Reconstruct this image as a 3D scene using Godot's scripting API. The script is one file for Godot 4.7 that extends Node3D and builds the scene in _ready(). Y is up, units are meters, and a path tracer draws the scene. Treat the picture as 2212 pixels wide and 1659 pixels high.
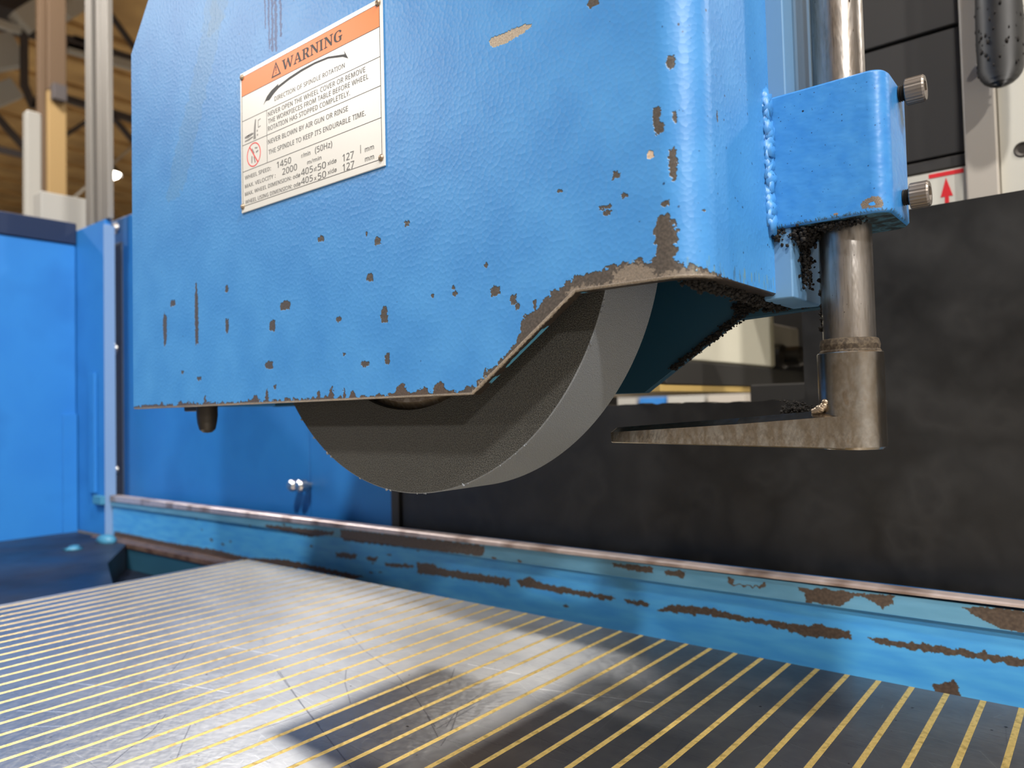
extends Node3D
# A surface grinder seen from close by: x along the table, y up, z towards the operator. H lifts the machine off the shop floor.
const H := 1.1
var M := {}
var noise := FastNoiseLite.new()
var rng := RandomNumberGenerator.new()


# ---------------------------------------------------------------- mesh building
class MB:
	var v := PackedVector3Array()
	var n := PackedVector3Array()
	var t := PackedVector2Array()

	func tri(a: Vector3, b: Vector3, c: Vector3, na: Vector3, nb: Vector3, nc: Vector3, ua := Vector2.ZERO, ub := Vector2.ZERO, uc := Vector2.ZERO) -> void:
		if (b - a).cross(c - a).dot(na + nb + nc) > 0.0:
			v.append_array([a, c, b]); n.append_array([na, nc, nb]); t.append_array([ua, uc, ub])
		else:
			v.append_array([a, b, c]); n.append_array([na, nb, nc]); t.append_array([ua, ub, uc])

	func quad(p: Array, nn: Array, uv := []) -> void:
		var u: Array = uv if uv else [Vector2.ZERO, Vector2.ZERO, Vector2.ZERO, Vector2.ZERO]
		tri(p[0], p[1], p[2], nn[0], nn[1], nn[2], u[0], u[1], u[2])
		tri(p[0], p[2], p[3], nn[0], nn[2], nn[3], u[0], u[2], u[3])

	func flat(a: Vector3, b: Vector3, c: Vector3, d: Vector3, out: Vector3) -> void:
		var m := (c - a).cross(d - b).normalized()
		if m.dot(out) < 0.0:
			m = -m
		quad([a, b, c, d], [m, m, m, m])

	# a box with its edges rounded off by c
	func box(x0: float, x1: float, y0: float, y1: float, z0: float, z1: float, c := 0.001) -> void:
		var lo := Vector3(minf(x0, x1), minf(y0, y1), minf(z0, z1))
		var hi := Vector3(maxf(x0, x1), maxf(y0, y1), maxf(z0, z1))
		c = minf(c, 0.45 * minf(hi.x - lo.x, minf(hi.y - lo.y, hi.z - lo.z)))
		var p := {}
		for i in 8:
			var s := Vector3i(i & 1, (i >> 1) & 1, (i >> 2) & 1)
			var full := Vector3(hi.x if s.x else lo.x, hi.y if s.y else lo.y, hi.z if s.z else lo.z)
			for a in 3:
				var q := full
				for b in 3:
					if b != a:
						q[b] += -c if s[b] else c
				p[i * 3 + a] = q
		var ax := [Vector3.RIGHT, Vector3.UP, Vector3.BACK]
		for a in 3:
			var b := (a + 1) % 3
			var d := (a + 2) % 3
			for s in 2:
				var o: Vector3 = ax[a] * (1 if s else -1)
				var f := func(i, j): return p[((s << a) | (i << b) | (j << d)) * 3 + a]
				quad([f.call(0, 0), f.call(1, 0), f.call(1, 1), f.call(0, 1)], [o, o, o, o])
			for i in 2:
				for j in 2:
					var nb: Vector3 = ax[b] * (1 if i else -1)
					var nd: Vector3 = ax[d] * (1 if j else -1)
					var k0 := (i << b) | (j << d)
					var k1 := k0 | (1 << a)
					quad([p[k0 * 3 + b], p[k1 * 3 + b], p[k1 * 3 + d], p[k0 * 3 + d]], [nb, nb, nd, nd])
		for i in 8:
			var s := Vector3(1 if i & 1 else -1, 1 if i & 2 else -1, 1 if i & 4 else -1)
			tri(p[i * 3], p[i * 3 + 1], p[i * 3 + 2], Vector3(s.x, 0, 0), Vector3(0, s.y, 0), Vector3(0, 0, s.z))

	# a slanted bar of rectangular section from p to q
	func bar(p: Vector3, q: Vector3, w: float, h: float) -> void:
		var d := (q - p).normalized()
		var s := d.cross(Vector3.UP if absf(d.y) < 0.9 else Vector3.RIGHT).normalized()
		var u := s.cross(d).normalized()
		var c := []
		for e in [p, q]:
			for k in [[-1, -1], [1, -1], [1, 1], [-1, 1]]:
				c.append(e + s * w * 0.5 * k[0] + u * h * 0.5 * k[1])
		for k in 4:
			var l := (k + 1) % 4
			flat(c[k], c[l], c[l + 4], c[k + 4], (c[k] + c[l]) * 0.5 - p)
		flat(c[0], c[1], c[2], c[3], -d)
		flat(c[4], c[5], c[6], c[7], d)

	# sections: rings of as many points each; flat sides, smooth along nothing
	func loft(secs: Array, caps := true, smooth := false) -> void:
		var mid := []
		for s in secs:
			var m := Vector3.ZERO
			for q in s:
				m += q
			mid.append(m / s.size())
		for i in secs.size() - 1:
			var A: Array = secs[i]
			var B: Array = secs[i + 1]
			for k in A.size():
				var l := (k + 1) % A.size()
				var c: Vector3 = (A[k] + A[l] + B[k] + B[l]) * 0.25
				if smooth:
					quad([A[k], A[l], B[l], B[k]], [(A[k] - mid[i]).normalized(), (A[l] - mid[i]).normalized(), (B[l] - mid[i + 1]).normalized(), (B[k] - mid[i + 1]).normalized()])
				else:
					flat(A[k], A[l], B[l], B[k], c - (mid[i] + mid[i + 1]) * 0.5)
		if caps:
			for e in [0, secs.size() - 1]:
				var S: Array = secs[e]
				var o: Vector3 = mid[e] - mid[1 if e == 0 else e - 1]
				var nn := Vector3.ZERO
				for k in S.size():
					nn += (S[k] - mid[e]).cross(S[(k + 1) % S.size()] - mid[e])
				nn = nn.normalized()
				if nn.dot(o) < 0.0:
					nn = -nn
				for k in S.size():
					tri(mid[e], S[k], S[(k + 1) % S.size()], nn, nn, nn)

	static func at(axis: int, u: float, w: float, a: float) -> Vector3:
		return Vector3(a, w, u) if axis == 0 else Vector3(u, a, w) if axis == 1 else Vector3(u, w, a)

	# a flat polygon carried along an axis, with chamfered rims
	func prism(poly: PackedVector2Array, axis: int, a0: float, a1: float, c := 0.0) -> void:
		if Geometry2D.is_polygon_clockwise(poly):
			poly = poly.duplicate(); poly.reverse()
		var inner := PackedVector2Array()
		var k := poly.size()
		for i in k:
			var e0 := (poly[i] - poly[(i + k - 1) % k]).normalized()
			var e1 := (poly[(i + 1) % k] - poly[i]).normalized()
			var m := Vector2(-e0.y - e1.y, e0.x + e1.x)
			inner.append(poly[i] + m.normalized() * c / maxf(0.35, cos(e0.angle_to(e1) * 0.5)))
		var tr := Geometry2D.triangulate_polygon(inner)
		var s := signf(a1 - a0)
		for end in 2:
			var a := a1 if end else a0
			var o := at(axis, 0, 0, s if end else -s)
			for i in range(0, tr.size(), 3):
				tri(at(axis, inner[tr[i]].x, inner[tr[i]].y, a), at(axis, inner[tr[i + 1]].x, inner[tr[i + 1]].y, a), at(axis, inner[tr[i + 2]].x, inner[tr[i + 2]].y, a), o, o, o)
		for i in k:
			var j := (i + 1) % k
			var e := (poly[j] - poly[i]).normalized()
			var o := at(axis, e.y, -e.x, 0.0)
			quad([at(axis, poly[i].x, poly[i].y, a0 + c * s), at(axis, poly[j].x, poly[j].y, a0 + c * s), at(axis, poly[j].x, poly[j].y, a1 - c * s), at(axis, poly[i].x, poly[i].y, a1 - c * s)], [o, o, o, o])
			if c > 0.0:
				for end in 2:
					var a := a1 if end else a0
					var b := a1 - c * s if end else a0 + c * s
					var oo := at(axis, 0, 0, s if end else -s)
					quad([at(axis, poly[i].x, poly[i].y, b), at(axis, poly[j].x, poly[j].y, b), at(axis, inner[j].x, inner[j].y, a), at(axis, inner[i].x, inner[i].y, a)], [o, o, oo, oo])

	# a profile of (radius, height) points turned about an axis through o
	func lathe(prof: Array, o: Vector3, axis: int, segs := 48, wob := 0.0, no: FastNoiseLite = null) -> void:
		var total := 0.0
		for i in prof.size() - 1:
			total += prof[i].distance_to(prof[i + 1])
		var run := 0.0
		for i in prof.size() - 1:
			var p: Vector2 = prof[i]
			var q: Vector2 = prof[i + 1]
			var d := (q - p)
			var nr := Vector2(d.y, -d.x).normalized()
			var v0 := run / total
			run += d.length()
			var v1 := run / total
			for k in segs:
				var pts := []
				var nn := []
				for e in [[k, p], [k + 1, p], [k + 1, q], [k, q]]:
					var g: float = TAU * e[0] / segs
					var r: float = e[1].x
					if wob > 0.0 and r > 0.0:
						r += wob * no.get_noise_3d(cos(g) * 30.0, sin(g) * 30.0, e[1].y * 3000.0)
					pts.append(o + at(axis, r * cos(g), r * sin(g), e[1].y))
					nn.append(at(axis, nr.x * cos(g), nr.x * sin(g), nr.y))
				quad(pts, nn, [Vector2(float(k) / segs, v0), Vector2(float(k + 1) / segs, v0), Vector2(float(k + 1) / segs, v1), Vector2(float(k) / segs, v1)])

	# an uneven lump
	func lump(o: Vector3, r: Vector3, seed_: int, rough := 0.35, us := 8, vs := 5) -> void:
		var no := FastNoiseLite.new()
		no.seed = seed_
		no.frequency = 1.0
		var P := []
		for j in vs + 1:
			var row := []
			for i in us:
				var th := PI * j / vs
				var ph := TAU * i / us
				var d := Vector3(sin(th) * cos(ph), cos(th), sin(th) * sin(ph))
				row.append(o + d * r * (1.0 + rough * no.get_noise_3dv(d * 1.3 + o * 50.0) * 1.6))
			P.append(row)
		for j in vs:
			for i in us:
				var l := (i + 1) % us
				var pts := [P[j][i], P[j][l], P[j + 1][l], P[j + 1][i]]
				var nn := []
				for q in pts:
					nn.append(((q - o) / r).normalized())
				quad(pts, nn)

	func mesh() -> ArrayMesh:
		var a := []
		a.resize(Mesh.ARRAY_MAX)
		a[Mesh.ARRAY_VERTEX] = v
		a[Mesh.ARRAY_NORMAL] = n
		a[Mesh.ARRAY_TEX_UV] = t
		var m := ArrayMesh.new()
		m.add_surface_from_arrays(Mesh.PRIMITIVE_TRIANGLES, a)
		return m


func L(x: float, y: float, z: float) -> Vector3:      # machine coordinates to the world
	return Vector3(x, y + H, z)


func numbers(s: String) -> PackedVector2Array:        # "x y x y ..." in millimetres
	var f := s.split_floats(" ", false)
	var out := PackedVector2Array()
	for i in range(0, f.size() - 1, 2):
		out.append(Vector2(f[i], f[i + 1]) * 0.001)
	return out


# ---------------------------------------------------------------- the tree of things
func thing(called: String, label: String, category: String, where: Vector3, group := "") -> Node3D:
	var o := Node3D.new()
	o.name = called
	add_child(o, true)
	o.position = where
	return tag(o, label, category, group)


func tag(o: Node3D, label: String, category: String, group := "", kind := "") -> Node3D:
	if label: o.set_meta("label", label)
	if category: o.set_meta("category", category)
	if group: o.set_meta("group", group)
	if kind: o.set_meta("kind", kind)
	return o


func put(called: String, mb, m: Material, parent: Node3D = self) -> MeshInstance3D:   # commits one named mesh; shapes are in machine coordinates
	var o := MeshInstance3D.new()
	o.name = called
	o.mesh = mb.mesh() if mb is MB else mb
	o.material_override = m
	parent.add_child(o, true)
	var off := Vector3(0, H, 0)
	var p: Node = parent
	while p != self:
		off -= p.position
		p = p.get_parent()
	o.position = off
	return o


func struct(called: String, mb, m: Material) -> MeshInstance3D:
	var o := put(called, mb, m)
	o.set_meta("kind", "structure")
	return o


# ---------------------------------------------------------------- materials
func rgb(r: int, g: int, b: int) -> Color:
	return Color8(r, g, b)


func mat(called: String, c: Color, rough := 0.6, metal := 0.0) -> StandardMaterial3D:
	var m := StandardMaterial3D.new()
	m.resource_name = called
	m.albedo_color = c
	m.roughness = rough
	m.metallic = metal
	M[called] = m
	return m


func ntex(freq: float, ramp: Array, size := 512, kind := FastNoiseLite.TYPE_SIMPLEX_SMOOTH, oct := 4, seed_ := 1) -> NoiseTexture2D:
	var f := FastNoiseLite.new()
	f.noise_type = kind
	f.frequency = freq
	f.fractal_octaves = oct
	f.seed = seed_
	var t := NoiseTexture2D.new()
	t.width = size
	t.height = size
	t.seamless = true
	t.noise = f
	if ramp:
		var g := Gradient.new()
		g.offsets = PackedFloat32Array(range(ramp.size()).map(func(i): return float(i) / (ramp.size() - 1)))
		g.colors = PackedColorArray(ramp)
		t.color_ramp = g
	return t


func nmap(freq: float, strength: float, size := 512, kind := FastNoiseLite.TYPE_SIMPLEX_SMOOTH, oct := 2, seed_ := 1) -> NoiseTexture2D:
	var t := ntex(freq, [], size, kind, oct, seed_)
	t.as_normal_map = true
	t.bump_strength = strength
	return t


func world_tri(m: StandardMaterial3D, scale: float) -> void:
	m.uv1_triplanar = true
	m.uv1_world_triplanar = true
	m.uv1_scale = Vector3.ONE * scale


func img(w: int, h: int, c: Color) -> Image:
	var i := Image.create(w, h, false, Image.FORMAT_RGBA8)
	i.fill(c)
	return i


# paints a ragged-edged patch of colour; poly in pixels
func patch(im: Image, poly: PackedVector2Array, c: Color, c2: Color, rag := 4.0, hmap: Image = null, alpha := 1.0, freq := 0.09) -> void:
	var r := Rect2(poly[0], Vector2.ZERO)
	for p in poly:
		r = r.expand(p)
	r = r.grow(rag + 1)
	noise.frequency = freq
	for y in range(maxi(0, int(r.position.y)), mini(im.get_height(), int(r.end.y) + 1)):
		for x in range(maxi(0, int(r.position.x)), mini(im.get_width(), int(r.end.x) + 1)):
			var q := Vector2(x + rag * noise.get_noise_2d(x, y), y + rag * noise.get_noise_2d(x + 517.0, y + 91.0))
			if Geometry2D.is_point_in_polygon(q, poly):
				var k := clampf(0.5 + 0.9 * noise.get_noise_2d(x * 2.3 + 77.0, y * 2.3), 0.0, 1.0)
				var col := c.lerp(c2, k)
				im.set_pixel(x, y, im.get_pixel(x, y).lerp(col, alpha))
				if hmap:
					hmap.set_pixel(x, y, Color(0.0, 0.0, 0.0))


func oval(c: Vector2, w: float, h: float, turn := 0.0, k := 14) -> PackedVector2Array:
	var p := PackedVector2Array()
	for i in k:
		var a := TAU * i / k
		var r := 1.0 + 0.09 * sin(a * 3.0 + c.x * 7.0) + 0.09 * sin(a * 5.0 + c.y * 3.0)
		var u := signf(cos(a)) * pow(absf(cos(a)), 0.8)
		var v := signf(sin(a)) * pow(absf(sin(a)), 0.6)
		p.append(c + (Vector2(u * w, v * h) * 0.5 * r).rotated(turn))
	return p


func stroke(im: Image, a: Vector2, b: Vector2, w: float, c: Color, alpha: float) -> void:
	var steps := int(maxf(2.0, a.distance_to(b)))
	var hw := int(ceil(w * 0.5))
	for i in steps + 1:
		var p := a.lerp(b, float(i) / steps)
		for dy in range(-hw, hw + 1):
			for dx in range(-hw, hw + 1):
				var k := clampf(w * 0.5 + 0.5 - Vector2(dx, dy).length(), 0.0, 1.0) * alpha
				var x := int(p.x) + dx
				var y := int(p.y) + dy
				if k > 0.0 and x >= 0 and y >= 0 and x < im.get_width() and y < im.get_height():
					var o := im.get_pixel(x, y)
					im.set_pixel(x, y, Color(lerpf(o.r, c.r, k), lerpf(o.g, c.g, k), lerpf(o.b, c.b, k), o.a))


func tex(im: Image) -> ImageTexture:
	return ImageTexture.create_from_image(im)


func specks(im: Image, r: Rect2, count: int, big: float, c: Color) -> void:
	for i in count:
		var p := Vector2(r.position.x + rng.randf() * r.size.x, r.position.y + rng.randf() * r.size.y)
		var s := big * pow(rng.randf(), 3.0) + 0.7
		stroke(im, p, p + Vector2(rng.randf() - 0.5, rng.randf() - 0.3) * s, s, c, 0.4 + 0.5 * rng.randf())


# ---------------------------------------------------------------- lamps
func lamp(x: float, y: float, z: float, energy: float, label := "") -> void:
	var o := thing("high_bay_lamp", label if label else "round high-bay lamp with grey reflector hanging under the shop roof outside the picture", "lamp", L(x, y, z), "high-bay lamps under the roof")
	var a := MB.new()
	a.lathe([Vector2(0.1, 0.5), Vector2(0.14, 0.3), Vector2(0.33, 0.04), Vector2(0.35, 0.0), Vector2(0.335, 0.0), Vector2(0.31, 0.05), Vector2(0.12, 0.28)], Vector3(x, y, z), 1, 32)
	put("reflector", a, M.lamp_grey, o)
	var b := MB.new()
	b.lathe([Vector2(0.0, -0.12), Vector2(0.16, -0.1), Vector2(0.26, -0.04), Vector2(0.3, 0.03), Vector2(0.3, 0.06), Vector2(0.0, 0.08)], Vector3(x, y, z), 1, 32)
	put("lens", b, M.lamp_glow, o)
	var st := MB.new()
	st.lathe([Vector2(0.02, 0.48), Vector2(0.02, 8.0 - y)], Vector3(x, y, z), 1, 10)
	put("stem", st, M.lamp_grey, o)
	var l := SpotLight3D.new()
	l.name = "bulb"
	l.light_energy = energy
	l.light_color = Color(1.0, 0.985, 0.965)
	l.light_size = 0.2
	l.spot_range = 80.0
	l.spot_angle = 84.0
	l.spot_angle_attenuation = 0.1
	l.spot_attenuation = 2.0
	l.shadow_enabled = true
	o.add_child(l)
	l.rotation = Vector3(-PI / 2, 0, 0)
	l.position = Vector3(0, -0.32, 0)


func _ready() -> void:
	# ------------------------------------------------ camera, exposure, lamps
	var cam := Camera3D.new()
	cam.name = "camera"
	cam.fov = 54.527
	cam.near = 0.05
	cam.far = 120.0
	cam.rotation_order = EULER_ORDER_YXZ
	add_child(cam)
	cam.position = L(0, 0, 0)
	cam.rotation = Vector3(0.03506427, 0.67752176, -0.02427034)
	var lens := CameraAttributesPhysical.new()
	lens.frustum_focal_length = 23.28
	lens.frustum_focus_distance = 0.41
	lens.exposure_aperture = 8.0
	cam.attributes = lens
	cam.fov = 54.527
	cam.current = true
	var we := WorldEnvironment.new()
	we.name = "environment"
	var e := Environment.new()
	e.background_mode = Environment.BG_COLOR
	e.background_color = Color(0.05, 0.05, 0.05)
	e.tonemap_mode = Environment.TONE_MAPPER_LINEAR
	e.tonemap_exposure = 0.86
	e.sdfgi_enabled = true
	e.ssao_enabled = true
	e.ssil_enabled = true
	we.environment = e
	add_child(we)
	noise.seed = 11
	noise.fractal_octaves = 3
	rng.seed = 5
	mat("lamp_grey", rgb(90, 90, 92), 0.5, 0.6)
	var glow := mat("lamp_glow", rgb(255, 250, 240), 0.4)
	glow.emission_enabled = true
	glow.emission = Color(1.0, 0.96, 0.9)
	glow.emission_energy_multiplier = 14.0
	lamp(-18.9, 6.0, -7.9, 60.0, "lit high-bay lamp glaring beside the clear corner post of the left guard")
	lamp(-6.9, 6.0, -0.86, 60.0)
	lamp(5.0, 6.0, 1.14, 52.0)
	lamp(1.6, 6.0, 2.94, 52.0)
	lamp(7.0, 6.0, -8.2, 24.0)
	lamp(-9.4, 6.0, 6.2, 40.0)
	lamp(-5.1, 6.0, -4.5, 10.0)
	lamp(8.0, 6.0, 6.0, 86.0)
	materials()
	hall()
	machine_back()
	guards()
	rail_and_bed()
	chuck()
	wheel()
	cover()
	warning_plate()
	rod_arm()
	swarf()


func materials() -> void:
	var p := mat("blue_paint", rgb(56, 123, 184), 0.42)
	p.normal_enabled = true
	p.normal_texture = nmap(0.03, 3.0, 512, FastNoiseLite.TYPE_SIMPLEX_SMOOTH, 2, 4)
	p.normal_scale = 0.5
	world_tri(p, 6.0)
	var q := mat("blue_sheet", rgb(40, 118, 190), 0.45)
	q.albedo_texture = ntex(0.006, [rgb(225, 232, 238), rgb(255, 255, 255), rgb(236, 244, 250)], 512, FastNoiseLite.TYPE_SIMPLEX_SMOOTH, 4, 9)
	world_tri(q, 1.5)
	mat("gasket", rgb(84, 96, 112), 0.7)
	mat("navy_band", rgb(8, 32, 66), 0.5)
	mat("edge_blue", rgb(112, 142, 180), 0.45)
	mat("dusty_blue", rgb(84, 124, 160), 0.6)
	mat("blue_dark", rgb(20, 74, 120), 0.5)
	mat("teal", rgb(13, 62, 84), 0.55)
	var s := mat("worn_steel", rgb(172, 162, 150), 0.42, 0.85)
	s.albedo_texture = ntex(0.02, [rgb(150, 132, 112), rgb(255, 250, 240), rgb(190, 176, 160), rgb(255, 255, 250)], 512, FastNoiseLite.TYPE_SIMPLEX_SMOOTH, 5, 21)
	world_tri(s, 9.0)
	var br := mat("bright_steel", rgb(190, 188, 184), 0.3, 0.95)
	br.normal_enabled = true
	br.normal_texture = nmap(0.12, 2.0, 256, FastNoiseLite.TYPE_SIMPLEX_SMOOTH, 3, 8)
	br.normal_scale = 0.3
	world_tri(br, 12.0)
	mat("dark_steel", rgb(58, 54, 50), 0.5, 0.6)
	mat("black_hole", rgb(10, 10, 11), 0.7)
	var d := mat("black_dust", rgb(26, 24, 22), 0.95)
	d.albedo_texture = ntex(0.05, [rgb(120, 100, 84), rgb(255, 240, 225), rgb(90, 80, 72)], 256, FastNoiseLite.TYPE_SIMPLEX_SMOOTH, 4, 31)
	world_tri(d, 40.0)
	var k := mat("black_sheet", rgb(29, 29, 30), 0.5)
	k.albedo_texture = ntex(0.006, [rgb(130, 130, 134), rgb(225, 222, 218), rgb(150, 149, 148), rgb(255, 252, 245), rgb(140, 140, 144)], 1024, FastNoiseLite.TYPE_SIMPLEX_SMOOTH, 6, 12)
	k.roughness_texture = ntex(0.01, [rgb(150, 150, 150), rgb(255, 255, 255)], 512, FastNoiseLite.TYPE_SIMPLEX_SMOOTH, 5, 13)
	k.roughness = 0.62
	world_tri(k, 1.6)
	mat("black_plate", rgb(42, 40, 38), 0.65)
	mat("cream", rgb(206, 201, 182), 0.5)
	mat("warm_white", rgb(164, 157, 147), 0.55)
	mat("panel_white", rgb(188, 185, 174), 0.5)
	mat("yellow_strip", rgb(190, 160, 96), 0.5)
	mat("red", rgb(206, 32, 40), 0.5)
	mat("paper", rgb(196, 193, 182), 0.5)
	var w := mat("wheel_grit", rgb(84, 85, 84), 0.95)
	w.albedo_texture = ntex(0.16, [rgb(40, 38, 36), rgb(140, 136, 128), rgb(215, 210, 200), rgb(255, 252, 246)], 512, FastNoiseLite.TYPE_SIMPLEX_SMOOTH, 3, 17)
	w.normal_enabled = true
	w.normal_texture = nmap(0.16, 6.0, 512, FastNoiseLite.TYPE_SIMPLEX_SMOOTH, 3, 17)
	w.normal_scale = 1.0
	world_tri(w, 14.0)
	var w2 := mat("tread_grit", rgb(158, 164, 171), 0.9)
	w2.albedo_texture = ntex(0.24, [rgb(84, 84, 84), rgb(190, 190, 190), rgb(255, 255, 255)], 512, FastNoiseLite.TYPE_SIMPLEX_SMOOTH, 3, 18)
	w2.normal_enabled = true
	w2.normal_texture = nmap(0.24, 3.0, 512, FastNoiseLite.TYPE_SIMPLEX_SMOOTH, 3, 18)
	world_tri(w2, 16.0)
	# shop
	var r := mat("roof_deck", rgb(206, 172, 118), 0.9)
	r.albedo_texture = ntex(0.01, [rgb(190, 180, 170), rgb(255, 250, 240)], 256, FastNoiseLite.TYPE_SIMPLEX_SMOOTH, 4, 41)
	world_tri(r, 0.2)
	mat("shop_wall", rgb(150, 146, 140), 0.9)
	mat("shop_floor", rgb(186, 182, 175), 0.6)
	mat("truss_dark", rgb(52, 46, 46), 0.7)
	mat("truss_grey", rgb(150, 146, 138), 0.6)
	mat("column_yellow", rgb(122, 98, 58), 0.7)
	mat("column_orange", rgb(68, 49, 28), 0.7)
	mat("white_paint", rgb(160, 158, 152), 0.5)
	var al := mat("aluminium", rgb(142, 138, 132), 0.4, 0.5)
	al.metallic_specular = 0.6
	mat("black_ink", rgb(34, 34, 36), 0.5)
	mat("ink_text", rgb(84, 84, 84), 0.5)
	mat("ink_grey", rgb(120, 118, 116), 0.5)
	mat("sign_red", rgb(206, 60, 60), 0.5)
	mat("screw_steel", rgb(128, 120, 112), 0.42, 0.9)
	var rd := mat("ring_dirt", rgb(92, 84, 74), 0.75, 0.3)
	rd.albedo_texture = ntex(0.03, [rgb(60, 50, 44), rgb(255, 245, 225), rgb(120, 104, 84), rgb(230, 215, 190)], 256, FastNoiseLite.TYPE_SIMPLEX_SMOOTH, 4, 57)
	world_tri(rd, 30.0)
	lip_metal()
	mat("label_white", rgb(200, 199, 194), 0.32)
	mat("label_orange", rgb(222, 112, 26), 0.42)


# ---------------------------------------------------------------- the shop
func hall() -> void:
	var a := MB.new()
	a.box(-34.3, 14.3, -H - 0.2, -H, -22.3, 18.3, 0.01)
	struct("floor", a, M.shop_floor)
	for w in [["wall_left", -34.3, -34, -22.3, 18.3], ["wall_right", 14, 14.3, -22.3, 18.3], ["wall_back", -34, 14, -22.3, -22], ["wall_front", -34, 14, 18, 18.3]]:
		var b := MB.new()
		b.box(w[1], w[2], -H, 8.0, w[3], w[4], 0.01)
		struct(w[0], b, M.shop_wall)
	var c := MB.new()
	c.box(-34.3, 14.3, 8.0, 8.2, -22.3, 18.3, 0.01)
	struct("ceiling", c, M.roof_deck)
	# roof joists
	for i in 12:
		var x := -32.5 + i * 1.5
		var j := MB.new()
		j.box(x, x + 0.09, 7.88, 8.0, -22, 0, 0.01)
		tag(put("roof_joist", j, M.roof_deck), "tan joist running across under the shop roof deck", "joist", "joists under the roof deck")
	# the truss that crosses the view at x = -14
	var t := thing("roof_truss", "dark steel roof truss with grey chords high behind the left guard", "truss", L(-14, 6.5, -5))
	var X := -14.0
	for g in [["chord", 6.55, -3.2, 6.56, -4.6, 0.12, "truss_grey"], ["chord", 6.6, -4.6, 6.66, -5.6, 0.22, "truss_dark"], ["chord", 6.53, -5.2, 6.66, -7.6, 0.16, "truss_grey"], ["chord", 6.74, -5.3, 6.74, -7.6, 0.09, "truss_dark"],
			["web", 6.75, -4.54, 5.6, -4.54, 0.11, "truss_dark"], ["web", 6.6, -4.8, 5.5, -4.8, 0.12, "truss_dark"], ["web", 5.66, -4.54, 5.3, -4.68, 0.1, "truss_dark"], ["web", 5.6, -4.8, 5.3, -4.68, 0.1, "truss_dark"],
			["web", 7.5, -5.86, 6.8, -6.5, 0.07, "truss_dark"], ["web", 5.3, -3.85, 4.55, -4.58, 0.09, "truss_dark"], ["strut", 4.48, -3.6, 4.45, -4.6, 0.09, "truss_dark"], ["strut", 5.62, -5.15, 5.57, -6.8, 0.12, "truss_dark"],
			["web", 4.95, -5.15, 5.3, -5.5, 0.07, "truss_dark"], ["web", 5.64, -5.85, 4.9, -6.6, 0.07, "truss_dark"], ["web", 3.9, -5.3, 5.12, -6.35, 0.03, "truss_grey"]]:
		var b := MB.new()
		b.bar(Vector3(X, g[1], g[2]), Vector3(X, g[3], g[4]), 0.1, g[5])
		put(g[0], b, M[g[6]], t)
	var d := MB.new()
	d.bar(Vector3(-13.9, 6.62, -4.45), Vector3(-13.9, 7.75, -5.45), 0.3, 0.36)
	d.bar(Vector3(-13.6, 6.9, -5.0), Vector3(-13.6, 7.9, -5.9), 0.2, 0.22)
	tag(put("ventilation_duct", d, M.truss_grey), "pale grey duct running diagonally above the roof truss", "duct")
	var wp := MB.new()
	wp.bar(Vector3(-15, 6.0, -3.6), Vector3(-15, 6.65, -4.75), 0.3, 0.55)
	wp.bar(Vector3(-15.4, 5.35, -3.9), Vector3(-15.4, 6.1, -4.85), 0.2, 0.35)
	tag(put("roof_light_panel", wp, M.white_paint), "white sloping panel under the roof at the upper left behind the truss", "panel")
	var dk := MB.new()
	dk.box(-15.6, -14.6, 7.15, 7.9, -5.0, -3.0, 0.02)
	tag(put("unit_heater", dk, M.truss_dark), "dark box-shaped unit hanging at the top left corner under the roof", "heater")
	# columns
	var yc := thing("steel_column", "yellow painted shop column with an orange upper half and a grey box on it", "column", L(-9, -H, -3.24))
	var ca := MB.new()
	ca.box(-9.12, -9.0, -H, 3.66, -3.34, -3.15, 0.01)
	put("shaft", ca, M.column_yellow, yc)
	var cb := MB.new()
	cb.box(-9.12, -9.0, 3.66, 8.0, -3.34, -3.15, 0.01)
	put("upper_shaft", cb, M.column_orange, yc)
	var cc := MB.new()
	cc.box(-9.12, -9.04, -H, 8.0, -3.15, -3.07, 0.01)
	put("flange", cc, M.column_orange, yc)
	var cd := MB.new()
	cd.box(-9.0, -8.9, 3.54, 3.72, -3.31, -3.17, 0.01)
	put("junction_box", cd, M.truss_dark, yc)
	var pw := MB.new()
	pw.box(-4.05, -4.0, -H, 1.5, -1.375, -1.305, 0.01)
	tag(put("white_post", pw, M.white_paint), "white square post standing in the shop left of the yellow column", "post")


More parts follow.
